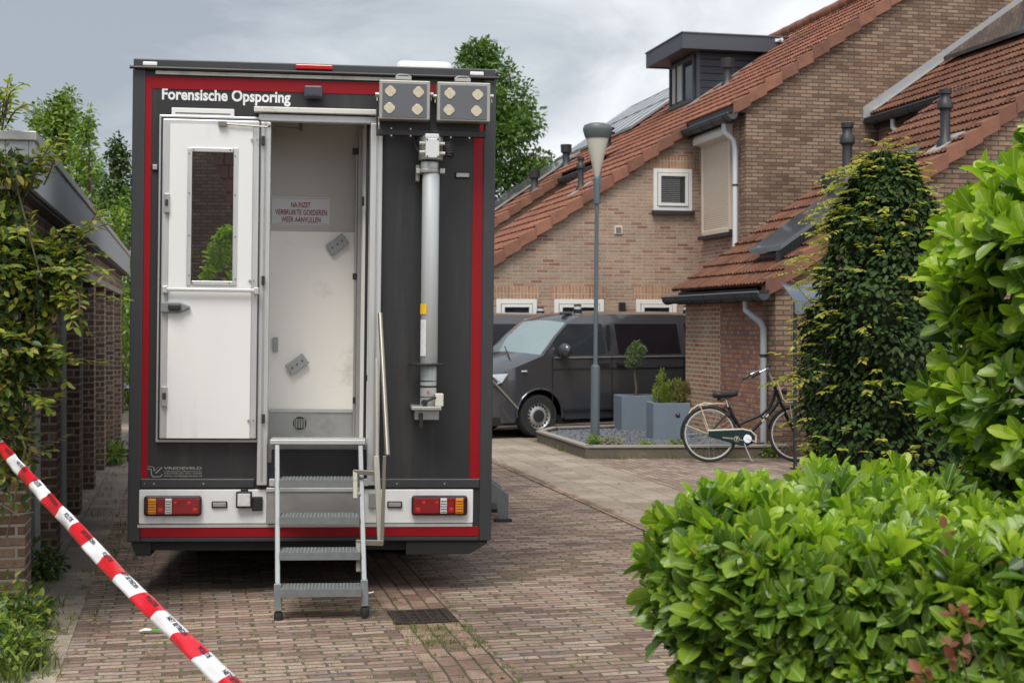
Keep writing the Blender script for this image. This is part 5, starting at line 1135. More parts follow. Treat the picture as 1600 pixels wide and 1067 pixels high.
    q=MB(); q.lathe([(.055,-.01),(.05,.0),(.02,.01)],(.47,-.085,.295),'Y',24); q.bar((.47,-.098,.295),(.62,-.105,.235),.012,.024,(0,1,0)); q.bar((.47,.07,.295),(.34,.08,.355),.012,.024,(0,1,0)); CK=bb(q,'crank',chrome,bevel=.003)
    q=MB(); q.box(.58,.67,-.17,-.105,.225,.25); q.box(.30,.39,.08,.15,.345,.37); bb(q,'pedal',M_rubber,CK,bevel=.005)
    q=MB(); q.tube([seat_t,(.215,0,.80)],.014,10); SP=bb(q,'seat_post',chrome)
    q=MB(); q.tube([(.12,-.035,.79),(.16,-.035,.775),(.22,-.03,.80),(.30,-.02,.815)],.006,6); q.tube([(.12,.035,.79),(.16,.035,.775),(.22,.03,.80),(.30,.02,.815)],.006,6); q.lathe([(.02,-.03),(.02,.03)],(.13,-.035,.81),'Z',10); q.lathe([(.02,-.03),(.02,.03)],(.13,.035,.81),'Z',10); bb(q,'saddle_spring',M_black,SP)
    # saddle: swept outline
    q=MB(); st_=[(.05,.085,.85),(.09,.11,.868),(.16,.11,.866),(.22,.07,.862),(.28,.036,.872),(.35,.028,.890),(.38,.014,.885)]; vs=[]; n=9
    for (x,w,z) in st_:
        for j in range(n):
            t=math.pi*j/(n-1); vs.append((x,w*math.cos(t),z+.030*math.sin(t)-(.055 if j in (0,n-1) else .0)))
    q.add(vs,[(i*n+j,i*n+j+1,(i+1)*n+j+1,(i+1)*n+j) for i in range(len(st_)-1) for j in range(n-1)]+[list(range(n)),[(len(st_)-1)*n+j for j in range(n)][::-1],]+[(i*n,(i+1)*n,(i+1)*n+n-1,i*n+n-1) for i in range(len(st_)-1)],True); bb(q,'saddle',M_black,smooth=True,sub=1)
    # bars
    q=MB(); q.tube([head_t,(.80,0,1.10),(.785,0,1.14)],.011,10); q.tube([(.545,-.26,1.10),(.62,-.29,1.135),(.70,-.27,1.175),(.77,-.16,1.19),(.79,0,1.15),(.77,.16,1.19),(.70,.27,1.175),(.62,.29,1.135),(.545,.26,1.10)],.011,10); HB=bb(q,'handlebar',chrome)
    q=MB(); q.tube([(.50,-.245,1.065),(.60,-.285,1.125)],.017,10); q.tube([(.50,.245,1.065),(.60,.285,1.125)],.017,10); bb(q,'grip',M_black,HB)
    q=MB(); q.lathe([(.03,-.01),(.03,.02),(.015,.035)],(.73,-.2,1.20),'Z',14); q.tube([(.68,-.25,1.16),(.76,-.18,1.13),(.84,-.03,1.05),(.87,0,.90)],.004,6); bb(q,'bell_and_cable',M_black,HB)
    q=MB()
    for s_ in (-.10,.10): q.tube([(.86,s_,1.03),(.93,s_,.80),(.98,s_,.755),(1.20,s_,.775)],.008,8)
    q.tube([(.86,-.10,1.03),(.86,.10,1.03)],.008,8); q.tube([(1.20,-.10,.775),(1.20,.10,.775)],.008,8); q.tube([(.98,-.10,.757),(.98,.10,.757)],.006,8); q.tube([(.90,-.10,.92),(.90,.10,.92)],.006,8)
    for s_ in (-.04,.04): q.tube([(.97,s_,.757),(1.20,s_,.775)],.005,6)
    q.tube([(1.02,-.09,.757),(1.06,-.05,.5),(fw_x,-.055,r)],.005,6); q.tube([(1.02,.09,.757),(1.06,.05,.5),(fw_x,.055,r)],.005,6); bb(q,'front_carrier',crm)
    q=MB(); q.lathe([(.02,-.06),(.045,-.02),(.048,.0),(.0,.008)],(1.0,0,.90),'X',14); q.tube([(.93,0,.88),(.96,0,.90)],.008,6); bb(q,'front_light',M_black,smooth=True)
    q=MB(); q.tube([(.42,-.05,.29),(.455,-.10,.16),(.50,-.16,.02),(.53,-.165,.012)],.008,8); bb(q,'kickstand',M_alu_d)
    q=MB(); 
    q.tube([(.245+.05*math.cos(2*math.pi*k/20),.02+.0*k,.655+.06*math.sin(2*math.pi*k/20)) for k in range(20)],.011,8,closed=True); q.box(.20,.27,-.035,.04,.58,.63); bb(q,'lock',M_black,bevel=.006)
bicycle()

# ------------------------------------------------------------------ black gazebo frame by the house corner
gz = st(7.38,16.58); GZ = thing('garden_gazebo','black-framed party tent with a shiny blue-grey tarpaulin roof beside the beech','gazebo',(gz.x,gz.y,0),ANG)
q = MB()
for (x,y) in ((-.18,-.55),(2.3,-.55),(2.3,-2.6)): q.bar((x,y,0),(x,y,2.05),.035,.035,(0,1,0))
q.bar((-.18,-.55,2.04),(2.3,-.55,2.04),.03,.03); q.bar((2.3,-.55,2.04),(2.3,-2.6,2.04),.03,.03)
q.build('frame',M_black,GZ); q = MB(); q.box(-.235,-.125,-.61,-.50,0,.012); q.build('foot_plate',M_black,GZ)
q = MB(); n=16; vs=[]
for i in range(n+1):
    for j in range(5): x=-.22+2.6*i/n; y=-.60+j*.55*.25; vs.append((x,-.62+j*.12,2.06+.10*j*.5+.025*math.sin(x*9+j)+.03*math.sin(x*21)*.4))
for i in range(n+1): x=-.22+2.6*i/n; vs.append((x,-.635,1.88+.012*math.sin(x*14)))
q.add(vs,[(i*5+j,i*5+j+1,(i+1)*5+j+1,(i+1)*5+j) for i in range(n) for j in range(4)]+[(5*(n+1)+i,5*(n+1)+i+1,(i+1)*5,i*5) for i in range(n)],True); q.build('tarpaulin',plain('tarpaulin',(.07,.09,.13),.25,.2,var=.3,vs=4,coat=.6),GZ)
q = MB(); vs=[]; n=30
for i in range(n+1):
    x=.05+2.2*i/n
    for z in (.05,.6,1.2,1.98): vs.append((x,-.42+.05*math.sin(i*1.3+z),z))
q.add(vs,[(i*4+j,i*4+j+1,(i+1)*4+j+1,(i+1)*4+j) for i in range(n) for j in range(3)],True); q.build('side_curtain',plain('black_cloth',(.012,.012,.014),.8,var=.3),GZ)

# ------------------------------------------------------------------ cordon tape
def tape():
    # straight taut run; the far end is knotted round the climber on the garage corner
    P0 = at(-34,662,8.35); P1 = at(380,1072,4.95); P1 = P0+(P1-P0)*1.32
    T = thing('cordon_tape','red and white striped police cordon tape stretched slantwise in front of the truck','cordon tape',P0)
    L_ = (P1-P0).length; d = (P1-P0).normalized(); w = .072; seg = .245; n = int(L_/seg)
    M_tr = plain('tape_red',(.58,.010,.022),.30,var=.12,vs=9,coat=.3); M_tw = plain('tape_white',(.74,.75,.77),.32,var=.05,vs=9,coat=.3)
    def frame(u):
        face = Vector((.28,-1,.10)).normalized(); ax = d.cross(face).normalized()
        if ax.z < 0: ax = -ax
        tw = R(20)*math.sin(u*1.3+.4)+R(7)*math.sin(u*4.1); nn = d.cross(ax); 
        if nn.y > 0: nn = -nn
        return ax*math.cos(tw)+nn*math.sin(tw), nn*math.cos(tw)-ax*math.sin(tw)
    def P(u,v):
        sag = -.05*math.sin(math.pi*min(1,u/L_)); ax, nn = frame(u)
        return d*u+Vector((0,0,sag))+ax*(v*w/2)-nn*(.012*v*v+.005*math.sin(u*9+v*2.4)+.003*math.sin(u*23-v*3))
    mb = MB(); m = 8; rows = n*m+1
    vs = [P(seg*i/m+.02*(j/3-1), -1+j/3) for i in range(rows) for j in range(7)]
    mb.add(vs, [(i*7+j,i*7+j+1,(i+1)*7+j+1,(i+1)*7+j) for i in range(rows-1) for j in range(6)], True)
    o = mb.build('tape_band',M_tw,T); o.data.materials.append(M_tr)
    for k,f in enumerate(o.data.polygons): f.material_index = 1-((k//6//m) % 2)
    s_=o.modifiers.new('s','SOLIDIFY'); s_.thickness=.0008
    words=['POLITIE','NIET BETREDEN']; inkm=plain('tape_ink',(.02,.02,.03),.5); u=.02; k=0
    while u < n*seg-.3:
        body=words[k%2]; wd=.12 if k%2==0 else .20; ht=.018
        cu=text_mesh('lettering',body,inkm,T,Matrix.Identity(4),wd,ht,.025)
        n_=len(cu.data.vertices); co=np.zeros(n_*3); cu.data.vertices.foreach_get('co',co); co=co.reshape(-1,3); out_=[]
        for x,y,z in co:
            v=.30+y/(w/2); out_.append(P(u+x,v)+frame(u+x)[1]*.0025)
        cu.data.vertices.foreach_set('co',np.array(out_).ravel()); cu.data.update(); u+=wd+.14; k+=1
tape()

# ------------------------------------------------------------------ litter
p = gnd(234,988); q = MB(); q.add([(-.06,-.01,.004),(-.02,-.025,.012),(.01,-.012,.01),(.008,.02,.012),(-.03,.012,.02),(-.065,.015,.006)],[(0,1,2,3,4,5)])
T = thing('snack_wrapper','crumpled white and green wrapper lying on the clinkers','litter',(p.x,p.y,.006)); o=q.build('white_foil',M_white,T); s_=o.modifiers.new('s','SOLIDIFY'); s_.thickness=.002
q = MB(); q.add([(.01,-.012,.01),(.07,-.01,.006),(.075,.012,.008),(.008,.02,.012)],[(0,1,2,3)]); o=q.build('green_foil',plain('green_foil',(.06,.42,.05),.4),T); s_=o.modifiers.new('s','SOLIDIFY'); s_.thickness=.002
# ------------------------------------------------------------------ vegetation
M_bark = plain('bark',(.10,.08,.06),.9,var=.4,vs=12,bump=.6,bs=30); M_twig = plain('twig',(.10,.085,.045),.8,var=.3,vs=8)
M_lauY = leafmat('laurel_young',[(.19,.31,.022),(.27,.40,.028),(.39,.49,.05)],.30,.36,rib=1,ribcol=(.42,.55,.16))
M_lauM = leafmat('laurel_leaf',[(.06,.125,.018),(.12,.21,.026),(.20,.30,.035)],.26,.26,rib=1,ribcol=(.26,.40,.12))
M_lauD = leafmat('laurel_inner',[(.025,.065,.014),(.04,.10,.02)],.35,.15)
def shoots(P, A, nl=8, L=(.085,.125), wr=.42, spread=(28,78), scale=1.0):
    """whorled laurel shoots at points P along axes A -> leaf arrays"""
    LP,LD,LN,LL=[],[],[],[]
    for p,a in zip(P,A):
        a = a/np.linalg.norm(a); u = np.cross(a,[.3,.5,.81]); u /= np.linalg.norm(u); v = np.cross(a,u); ph = random.uniform(0,6.28)
        m = nl+random.randint(-2,2)
        for k in range(m):
            f = k/max(1,m-1); az = ph+k*2.4; inc = R(spread[0]+(spread[1]-spread[0])*(1-f)+random.uniform(-12,12))
            rad = u*math.cos(az)+v*math.sin(az); d = a*math.cos(inc)+rad*math.sin(inc)
            base = p - a*(.09*(1-f))*scale + rad*.006
            nrm = a*math.sin(inc)-rad*math.cos(inc); nrm = nrm+np.array([random.gauss(0,.25) for _ in range(3)])
            LP.append(base); LD.append(d); LN.append(nrm); LL.append(random.uniform(*L)*(1-.35*max(0,f-.6)/.4)*scale)
    LL = np.array(LL); return LP,LD,LN,LL,LL*wr*RNG.uniform(.85,1.2,len(LL))
def addleaves(name,data,mat,parent,tm): return leaves(name,data[0],data[1],data[2],data[3],data[4],mat,parent,tm)
def jitter(a,n,s): return a+RNG.normal(size=(n,3))*s
M_with=leafmat('withered_leaf',[(.24,.19,.05),(.20,.11,.04),(.36,.34,.07)],.5,.2,rib=1)
def hedge():
    A=np.array([.585,4.88]);B=np.array([1.50,6.85]);C=np.array([5.2,7.5]);D=np.array([3.1,2.65])
    H=thing('laurel_hedge','bright green clipped cherry laurel hedge filling the lower right foreground','hedge',(1.6,5.2,0))
    off=np.array([1.6,5.2,0])
    zt=.95
    def quadpt(u,v): return (1-u)*(1-v)*A+u*(1-v)*D+u*v*C+(1-u)*v*B
    # solid near-black core standing in for the shade inside the hedge
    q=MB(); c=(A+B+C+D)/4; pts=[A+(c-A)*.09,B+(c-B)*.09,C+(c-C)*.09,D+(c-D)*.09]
    q.prism([(p[0]-1.6,p[1]-5.2,0) for p in pts],(0,0,zt-.17)); q.build('dark_core',plain('hedge_core',(.010,.018,.006),.95,var=.5,vs=20,bump=1,bs=30),H)
    P=[];X=[];yf=[]
    for _ in range(2300):
        u,v=random.random()**1.35,random.random(); p=quadpt(u,v); h=zt+.15*max(0,1-np.linalg.norm(p-A)/1.2)+.04*math.sin(p[0]*5+p[1]*3)+.03*math.sin(p[1]*9)+random.gauss(0,.045)
        P.append([p[0],p[1],h]); X.append([random.gauss(0,.33),random.gauss(-.08,.33),1.0]); yf.append(random.random()<.62)
    n1=A-D; 
    def side(S,E,n,nrm,z0=.15):
        for _ in range(n):
            f=random.random(); p=S+(E-S)*f; z=random.uniform(z0,zt+.14*max(0,1-np.linalg.norm(p-A)/1.2)); bulge=.06*math.sin(f*14)+.06*math.sin(z*9+f*5)+max(-.1,min(.07,random.gauss(0,.05)))+.10*max(0,z-.8)-.05*(z<.5)
            P.append([p[0]+nrm[0]*bulge,p[1]+nrm[1]*bulge,z]); X.append([nrm[0]+random.gauss(0,.35),nrm[1]+random.gauss(0,.35),.55+random.gauss(0,.3)]); yf.append(random.random()<(.12+.45*max(0,(z-.85)/.3)))
    nf=np.array([-(D-A)[1],(D-A)[0]]); nf/=np.linalg.norm(nf); nf=nf if nf[1]<0 else -nf
    side(A,A+(D-A)*.85,2000,nf); nl=np.array([-(B-A)[1],(B-A)[0]]); nl/=np.linalg.norm(nl); nl=nl if nl[0]<0 else -nl
    side(A,B,520,nl); 
    P=np.array(P)-off;X=np.array(X);yf=np.array(yf)
    addleaves('young_leaves',shoots(P[yf],X[yf],8,(.08,.115),.48,(15,62)),M_lauY,H,LAU)
    addleaves('foliage',shoots(P[~yf],X[~yf],8,(.07,.14),.47,(30,82)),M_lauM,H,LAU)
    bi=RNG.choice(len(P),70,replace=False); bd=shoots(P[bi],X[bi]+RNG.normal(size=(70,3))*.6,3,(.05,.11),.40,(20,90)); addleaves('withered_leaves',bd,M_with,H,LAU)
    tg=MB()
    for i in RNG.choice(len(P),160,replace=False):
        a=X[i]/np.linalg.norm(X[i]); e=P[i]+a*random.uniform(-.02,.05); tg.tube([P[i]-a*.2+RNG.normal(size=3)*.02,P[i]-a*.08,e],[.004,.003,.0015],4)
    tg.build('twigs',M_twig,H)
    # second, deeper layer
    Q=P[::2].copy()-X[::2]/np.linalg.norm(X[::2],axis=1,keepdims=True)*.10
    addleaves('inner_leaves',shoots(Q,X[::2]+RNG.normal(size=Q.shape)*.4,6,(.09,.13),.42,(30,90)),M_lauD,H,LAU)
hedge()
def tall_laurel():
    c=np.array([3.24,6.35,1.50]); r=np.array([1.22,.95,1.75]); H=thing('laurel_bush','tall loose cherry laurel with big light green leaves rising behind the clipped hedge','shrub',(3.20,6.35,0)); off=np.array([3.20,6.35,0])
    q=MB(); q.lathe([(.3,0),(.75,.9),(.85,1.5),(.6,2.3),(.1,2.6)],(0,0,0),'Z',18); q.build('dark_core',plain('bush_core',(.010,.018,.006),.95,var=.5,vs=20),H)  # near-black solid fill gives the bush its inner shade by colour
    for k in range(6):
        a=k*1.05; q=MB(); q.tube([(0,0,0),(.2*math.cos(a),.15*math.sin(a),.8),(.5*math.cos(a),.4*math.sin(a),1.8),(.7*math.cos(a),.5*math.sin(a),2.5)],[.03,.025,.015,.008],8); q.build('stem',M_bark,H)
    P=[];X=[]
    for _ in range(2500):
        d=rdir(1)[0]
        if d[1]>.45 or d[2]<-.75: continue
        k=1+.10*math.sin(d[0]*7+d[2]*5)+.08*math.sin(d[2]*13+d[0]*4)+random.gauss(0,.05); p=c+d*r*k
        lim=min(2.66,2.12+1.7*(p[0]-1.95))
        if p[2]>lim: p[2]=lim-abs(random.gauss(0,.12))
        P.append(p); X.append(d/r+np.array([random.gauss(0,.3),random.gauss(0,.3),.55+random.gauss(0,.25)]))
    P=np.array(P)-off;X=np.array(X); m=RNG.random(len(P))<.6
    addleaves('young_leaves',shoots(P[m],X[m],8,(.11,.155),.46,(18,62)),M_lauY,H,LAU); addleaves('foliage',shoots(P[~m],X[~m],8,(.11,.155),.42,(30,85)),M_lauM,H,LAU)
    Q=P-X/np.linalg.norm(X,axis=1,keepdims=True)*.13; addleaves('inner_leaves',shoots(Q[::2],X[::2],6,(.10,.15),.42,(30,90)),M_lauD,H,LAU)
tall_laurel()

def cloud(name, mats, parent, cents, n, L, wr=.6, tm=SML, shell=.55, droop=-.2, org=(0,0,0), jit=.5):
    """leaf clumps: cents = [(x,y,z,rx,ry,rz,weight)]"""
    w=np.array([c[6] for c in cents]); w=w/w.sum(); idx=RNG.choice(len(cents),n,p=w); C=np.array([c[:6] for c in cents])[idx]
    d=rdir(n); rad=(shell+(1-shell)*RNG.random(n)**.7)*(1+RNG.normal(size=n)*.07); P=C[:,:3]+d*C[:,3:6]*rad[:,None]-np.array(org)
    D=d*.7+RNG.normal(size=(n,3))*jit+np.array([0,0,droop]); Nn=RNG.normal(size=(n,3))*.5+np.array([0,0,1.0])+d*.4
    LL=RNG.uniform(L*.7,L*1.25,n); k=RNG.integers(0,len(mats),n)
    for i,m_ in enumerate(mats):
        s=k==i; leaves(name if i==0 else name,P[s],D[s],Nn[s],LL[s],LL[s]*wr,m_,parent,tm)
# --- beech column
M_beech=leafmat('beech_leaf',[(.018,.042,.010),(.032,.068,.015),(.06,.10,.02)],.6,.12,spec=.25); M_beechY=leafmat('beech_young',[(.30,.30,.04),(.40,.36,.05),(.22,.32,.04),(.42,.30,.10)],.4,.35)
def beech():
    cx,cy=3.17,12.0; H=thing('beech_column','dense dark green columnar beech with yellow shoot tips, in front of the near house','tree',(cx,cy,0))
    q=MB(); q.tube([(0,0,0),(.02,0,1),(0,.02,2.2),(0,0,3.0)],[.07,.06,.04,.015],10); q.build('trunk',M_bark,H)
    q=MB(); q.lathe([(.35,0.1),(.50,.6),(.48,1.6),(.28,2.5),(.05,2.9)],(0,0,0),'Z',20); q.build('dark_core',plain('beech_core',(.007,.011,.005),.95,var=.5,vs=20),H)  # solid dark body, coloured for the shade behind the beech leaves
    def rr(z,a): 
        t=z/3.25; b=.68-.03*t if t<.5 else .665*max(0,1-((t-.5)/.53)**1.7)**.85; return b*(1+.09*math.sin(a*3+z*4)+.07*math.sin(a*5-z*7)+.05*math.sin(z*15+a*2))
    P=[];D=[];N_=[]
    for _ in range(17000):
        z=random.uniform(.1,3.2); a=random.uniform(0,6.283); k=1-abs(random.gauss(0,.10)); rad=rr(z,a)*k+random.gauss(0,.012)
        P.append([rad*math.cos(a),rad*math.sin(a),z]); o=np.array([math.cos(a),math.sin(a),0]); D.append(o*.6+np.array([random.gauss(0,.5),random.gauss(0,.5),-.55+random.gauss(0,.3)])); N_.append(o*.55+np.array([random.gauss(0,.3),random.gauss(0,.3),.8]))
    LL=RNG.uniform(.045,.075,len(P)); leaves('foliage',P,D,N_,LL,LL*.66,M_beech,H,SML)
    P=[];D=[];N_=[]; tw=MB()
    for k in range(360):
        z=random.uniform(.2,3.25)**1.0; a=random.uniform(2.0,6.0) if random.random()<.75 else random.uniform(0,6.28)
        if k<75: a=random.uniform(2.2,3.8); z=random.uniform(1.2,3.1)
        if 75<=k<100: z=random.uniform(2.9,3.3)
        b=rr(z,a)*.97; p=np.array([b*math.cos(a),b*math.sin(a),z]); d=np.array([math.cos(a),math.sin(a),random.uniform(-.1,.9)]); d/=np.linalg.norm(d); ln=random.uniform(.06,.20)*(1.9 if k<75 else 1.0)
        pts=[p]; m=int(ln/.035)+2
        for j in range(m):
            d=d+np.array([random.gauss(0,.12),random.gauss(0,.12),-.07]); d/=np.linalg.norm(d); p=p+d*ln/m; pts.append(p)
            for s_ in range(1 if random.random()<.6 else 2):
                sv=np.cross(d,[0,0,1])*(1 if (j+s_)%2 else -1); P.append(p); D.append(d*.5+sv*.8+np.array([0,0,-.2])); N_.append([random.gauss(0,.3),random.gauss(0,.3)-.2,1])
        if k<100: tw.tube(pts,.003,4)
    LL=RNG.uniform(.035,.065,len(P)); leaves('young_leaves',P,D,N_,LL,LL*.6,M_beechY,H,SML); tw.build('young_twigs',M_twig,H)
beech()

# --- climber on the garage corner, left edge
M_vine=leafmat('climber_leaf',[(.05,.085,.016),(.11,.16,.025),(.20,.25,.035),(.30,.32,.05),(.28,.20,.06)],.4,.32); M_vineD=leafmat('climber_dark',[(.02,.045,.012),(.045,.085,.02)],.45,.2)
def climber():
    org=st(-1.6,8.9); H=thing('climbing_shrub','overgrown light green climber with arching shoots hanging over the garage corner','climbing plant',org); o=np.array(org)
    def W(px,py,Y): return np.array(at(px,py,Y))
    bl=[(-5,360,8.1,.18,.25,.25,.8),(55,410,8.2,.16,.2,.16,.8),(10,430,8.0,.22,.25,.28,1.1),(65,450,8.1,.20,.2,.18,1.0),(100,410,8.3,.10,.15,.10,.5),(22,530,8.0,.18,.22,.22,.9),(60,560,8.05,.13,.15,.12,.7),(22,262,8.1,.15,.2,.12,.4),(10,600,8.0,.16,.2,.25,.7),(15,690,8.1,.15,.2,.3,.5),(-60,420,8.3,.4,.4,1.0,1.5),(-60,700,8.3,.4,.4,.6,.8)]
    cents=[tuple(W(b[0],b[1],b[2]))+b[3:6]+(b[6],) for b in bl]
    cloud('foliage',[M_vineD,M_vine],H,cents,6000,.062,.60,org=o,shell=.15,droop=-.15)
    tw=MB();P=[];D=[];N_=[]
    specs=[((50,290),(95,235),(60,-40)),((90,420),(150,440),(10,10)),((100,380),(155,345),(10,-10)),((80,420),(140,500),(5,40)),((40,560),(95,575),(5,10)),((50,620),(80,640),(4,10)),((10,200),(30,150),(0,-20)),((5,190),(5,135),(0,0)),((20,450),(105,360),(0,0)),((30,300),(70,240),(0,0))]
    def spray(a,d,ln,m):
        p=a.copy(); pts=[p.copy()]
        for j in range(m):
            d=d+np.array([random.gauss(0,.10),random.gauss(0,.10),-.045+random.gauss(0,.06)]); d/=np.linalg.norm(d); p=p+d*ln/m; pts.append(p.copy())
            for s_ in (-1,1):
                if random.random()<.85:
                    sv=np.cross(d,[0,0,1]); sv/=max(.1,np.linalg.norm(sv)); P.append(p); D.append(d*.55+sv*s_*.8+np.array([0,0,random.gauss(-.1,.25)])); N_.append([random.gauss(0,.3),random.gauss(-.25,.3),1])
        tw.tube([x-o for x in pts],[.006-.004*i/len(pts) for i in range(len(pts))],5)
    for (a,b_,_) in specs:
        for k in range(3):
            A_=W(a[0]+random.gauss(0,8),a[1]+random.gauss(0,8),8.1); B_=W(b_[0]+random.gauss(0,10),b_[1]+random.gauss(0,12),8.0+random.uniform(-.2,.1)); d=B_-A_; ln=np.linalg.norm(d); spray(A_,d/ln+np.array([0,0,.25]),ln*1.05,max(5,int(ln/.035)))
    for k in range(62):
        c=cents[random.randrange(len(cents)-2)]; a=np.array(c[:3])+rdir(1)[0]*np.array(c[3:6])*.6; d=rdir(1)[0]; d[1]=-abs(d[1])*.8; d[2]=abs(d[2])*.6; spray(a,d/np.linalg.norm(d),random.uniform(.18,.42),9)
    n=len(P); LL=RNG.uniform(.042,.075,n); P=np.array(P)-o; leaves('young_leaves',P,D,N_,LL,LL*.6,M_vine,H,SML)
    # long bare runners and the main stems
    for (a,b_,c) in (((0,600),(40,700),(10,840)),((15,250),(60,420),(30,700)),((55,480),(62,560),(30,620)),((5,790),(30,806),(52,800))):
        tw.tube([np.array(W(*a,8.1))-o,np.array(W(*b_,7.95))-o,np.array(W(*c,8.1))-o],.006,6)
    for k in range(5): tw.tube([(-.2-.2*k,.0,0),(-.25-.15*k,-.1,.9),(-.15-.25*k,-.15,1.7),(.1-.3*k,-.2,2.5)],.014,6)
    tw.build('stems',M_twig,H)
climber()

# --- trees
def tree(name,label,base,h,crown,mats,L,n,trunk_r,group=None,limbs=7,tm=SML,wr=.6,shell=.35):
    H=thing(name,label,'tree',base,0,group); q=MB(); q.tube([(0,0,0),(.05,0,h*.25),(-.03,.04,h*.55),(0,0,h*.85)],[trunk_r,trunk_r*.8,trunk_r*.5,trunk_r*.15],10)
    for c in crown[:limbs*2]:
        z=max(h*.15,c[2]-c[5]*1.2); q.tube([(0,0,z*.75),(c[0]*.5,c[1]*.5,(z*.75+c[2])/2),(c[0]*.95,c[1]*.95,c[2])],[trunk_r*.4,trunk_r*.25,trunk_r*.08],6)
    q.build('trunk',M_bark,H); cloud('crown',mats,H,crown,n,L,wr,tm,shell=shell,org=(0,0,0)); return H
M_t1=leafmat('oak_leaf',[(.045,.09,.018),(.075,.14,.025),(.12,.19,.035)],.4,.25); M_t1b=leafmat('oak_leaf_light',[(.07,.15,.028),(.12,.21,.04)],.4,.3)
M_t2=leafmat('birch_leaf',[(.14,.21,.03),(.20,.28,.04),(.27,.35,.06)],.4,.34); M_t2d=leafmat('dark_tree_leaf',[(.025,.06,.015),(.05,.09,.022)],.45,.2)
def lumps(cx,cy,cz,rx,ry,rz,n,s):
    out=[]
    for _ in range(n):
        d=rdir(1)[0]*random.uniform(.45,1.0); r=s*random.uniform(.6,1.3); out.append((cx+d[0]*rx,cy+d[1]*ry,cz+d[2]*rz,r,r,r*.8,r*r))
    return out
# tall tree between the truck and the house
cr_=lumps(0,0,6.6,2.1,2.1,3.3,48,.72)+[(.2,0,10.1,.6,.6,.5,.5),(.5,0,9.5,.95,.9,.8,1.0),(.15,0,10.0,.7,.7,.6,.7),(1.1,0,8.8,.85,.8,.7,.8),(.8,0,7.9,1.1,1,.9,1.2),(1.5,0,8.0,.8,.8,.7,.7),(1.9,0,6.6,.8,.8,.6,.7),(2.2,0,5.2,.8,.8,.6,.7)]
tree('leafy_tree','tall dark green broadleaf tree behind the truck beside the tiled roofs',(-1.2,44,0),10.5,cr_,[M_t1,M_t1,M_t1b],.16,27000,.22,shell=.3)
# trees behind the garages
def birch(px,py_top,Y,wd,n,label,mats,seed=0):
    top=at(px,py_top,Y); h=top.z; cr=[]
    for k in range(26):
        f=random.random()**.8; z=h*(.25+.75*f); rad=wd*(1-f)**.65*random.uniform(.3,1.0); a=random.uniform(0,6.28); s=.16+.42*(1-f)*random.uniform(.6,1.2); cr.append((rad*math.cos(a),rad*math.sin(a),z,s,s,s*1.5,s*s+.03))
    for k in range(9): cr.append((random.gauss(0,.06),random.gauss(0,.06),h*(.75+.028*k),.16-.012*k,.16-.012*k,.22,.03))
    tree('garden_tree',label,(top.x,Y,0),h,cr,mats,.095,n,.1,'trees behind the garages',shell=.1)
birch(100,140,26,1.5,7500,'feathery light green tree with the pointed top behind the garage roof',[M_t2,M_t1])
birch(62,175,27,1.3,5500,'lower bushy tree just left of the pointed one behind the garage roof',[M_t2,M_t1])
birch(140,180,25,1.2,5000,'light green tree with drooping twigs over the garage fascia',[M_t2,M_t1b])
birch(185,225,28,1.3,6500,'dark tree close against the left edge of the truck',[M_t2d,M_t1])
birch(8,140,24,.9,2600,'dark green tree rising above the climber on the garage corner',[M_t1b,M_t2])
birch(160,260,31,1.9,7000,'dense green tree low behind the middle of the garage roof',[M_t1,M_t1b])
birch(40,230,30,1.9,6000,'wide dark tree filling the gap behind the garage corner',[M_t2d,M_t1])
# far belt of trees closing the street
fb=[(lambda p:(p.x,p.y,random.uniform(.8,3.8),random.uniform(1.2,2.2),random.uniform(1,1.8),random.uniform(1,1.7),1.0))(st(random.uniform(-26,3.2),random.uniform(58,64))) for _ in range(60)]
cloud('far_trees',[M_t1],None,fb,16000,.26,.6,SML,shell=.3)
tag(bpy.data.objects['far_trees'],kind='stuff')
# mirrored laurel behind the viewer
MBH=thing('laurel_bush','light green laurel bush behind the viewer, mirrored low in the door window','shrub',(-1.62,-3.4,0)); q=MB(); q.tube([(0,0,0),(0,0,2.4)],.03,8); q.build('stem',M_bark,MBH)
P_=[];X_=[]
for _ in range(330):
    d=rdir(1)[0]; P_.append(d*np.array([.42,.45,1.5])+np.array([0,0,1.7])); X_.append(d+np.array([0,0,.5]))
addleaves('foliage',shoots(P_,X_,7,(.11,.15),.42),M_lauY,MBH,LAU)

LF=[[],[],[],[],[]]
for _ in range(260):
    p=gnd(random.uniform(0,1000),random.uniform(730,1090)) if random.random()<.6 else st(random.gauss(-.6,.3),random.uniform(7.5,20)); 
    LF[0].append((p.x,p.y,.012)); LF[1].append((random.gauss(0,1),random.gauss(0,1),.15)); LF[2].append((random.gauss(0,.3),random.gauss(0,.3),1)); LF[3].append(random.uniform(.02,.045)); LF[4].append(LF[3][-1]*.6)
tag(leaves('fallen_leaves',LF[0],LF[1],LF[2],LF[3],LF[4],leafmat('fallen_leaf',[(.20,.12,.04),(.32,.24,.08),(.12,.08,.04)],.7,.1),None,SML),kind='stuff')
# --- low green hedge and shrub seen between garages and truck
Hh=thing('low_hedge','light green shrub glimpsed in the gap between the garages and the truck','shrub',tuple(gnd(205,640)),0); cloud('foliage',[M_t2,M_t1b],Hh,[(-.1,0,.5,.7,.6,.5,1),(.4,.3,.9,.5,.5,.4,1),(-1.2,.8,.6,.8,.8,.6,1)],2600,.11,.55,shell=.3)
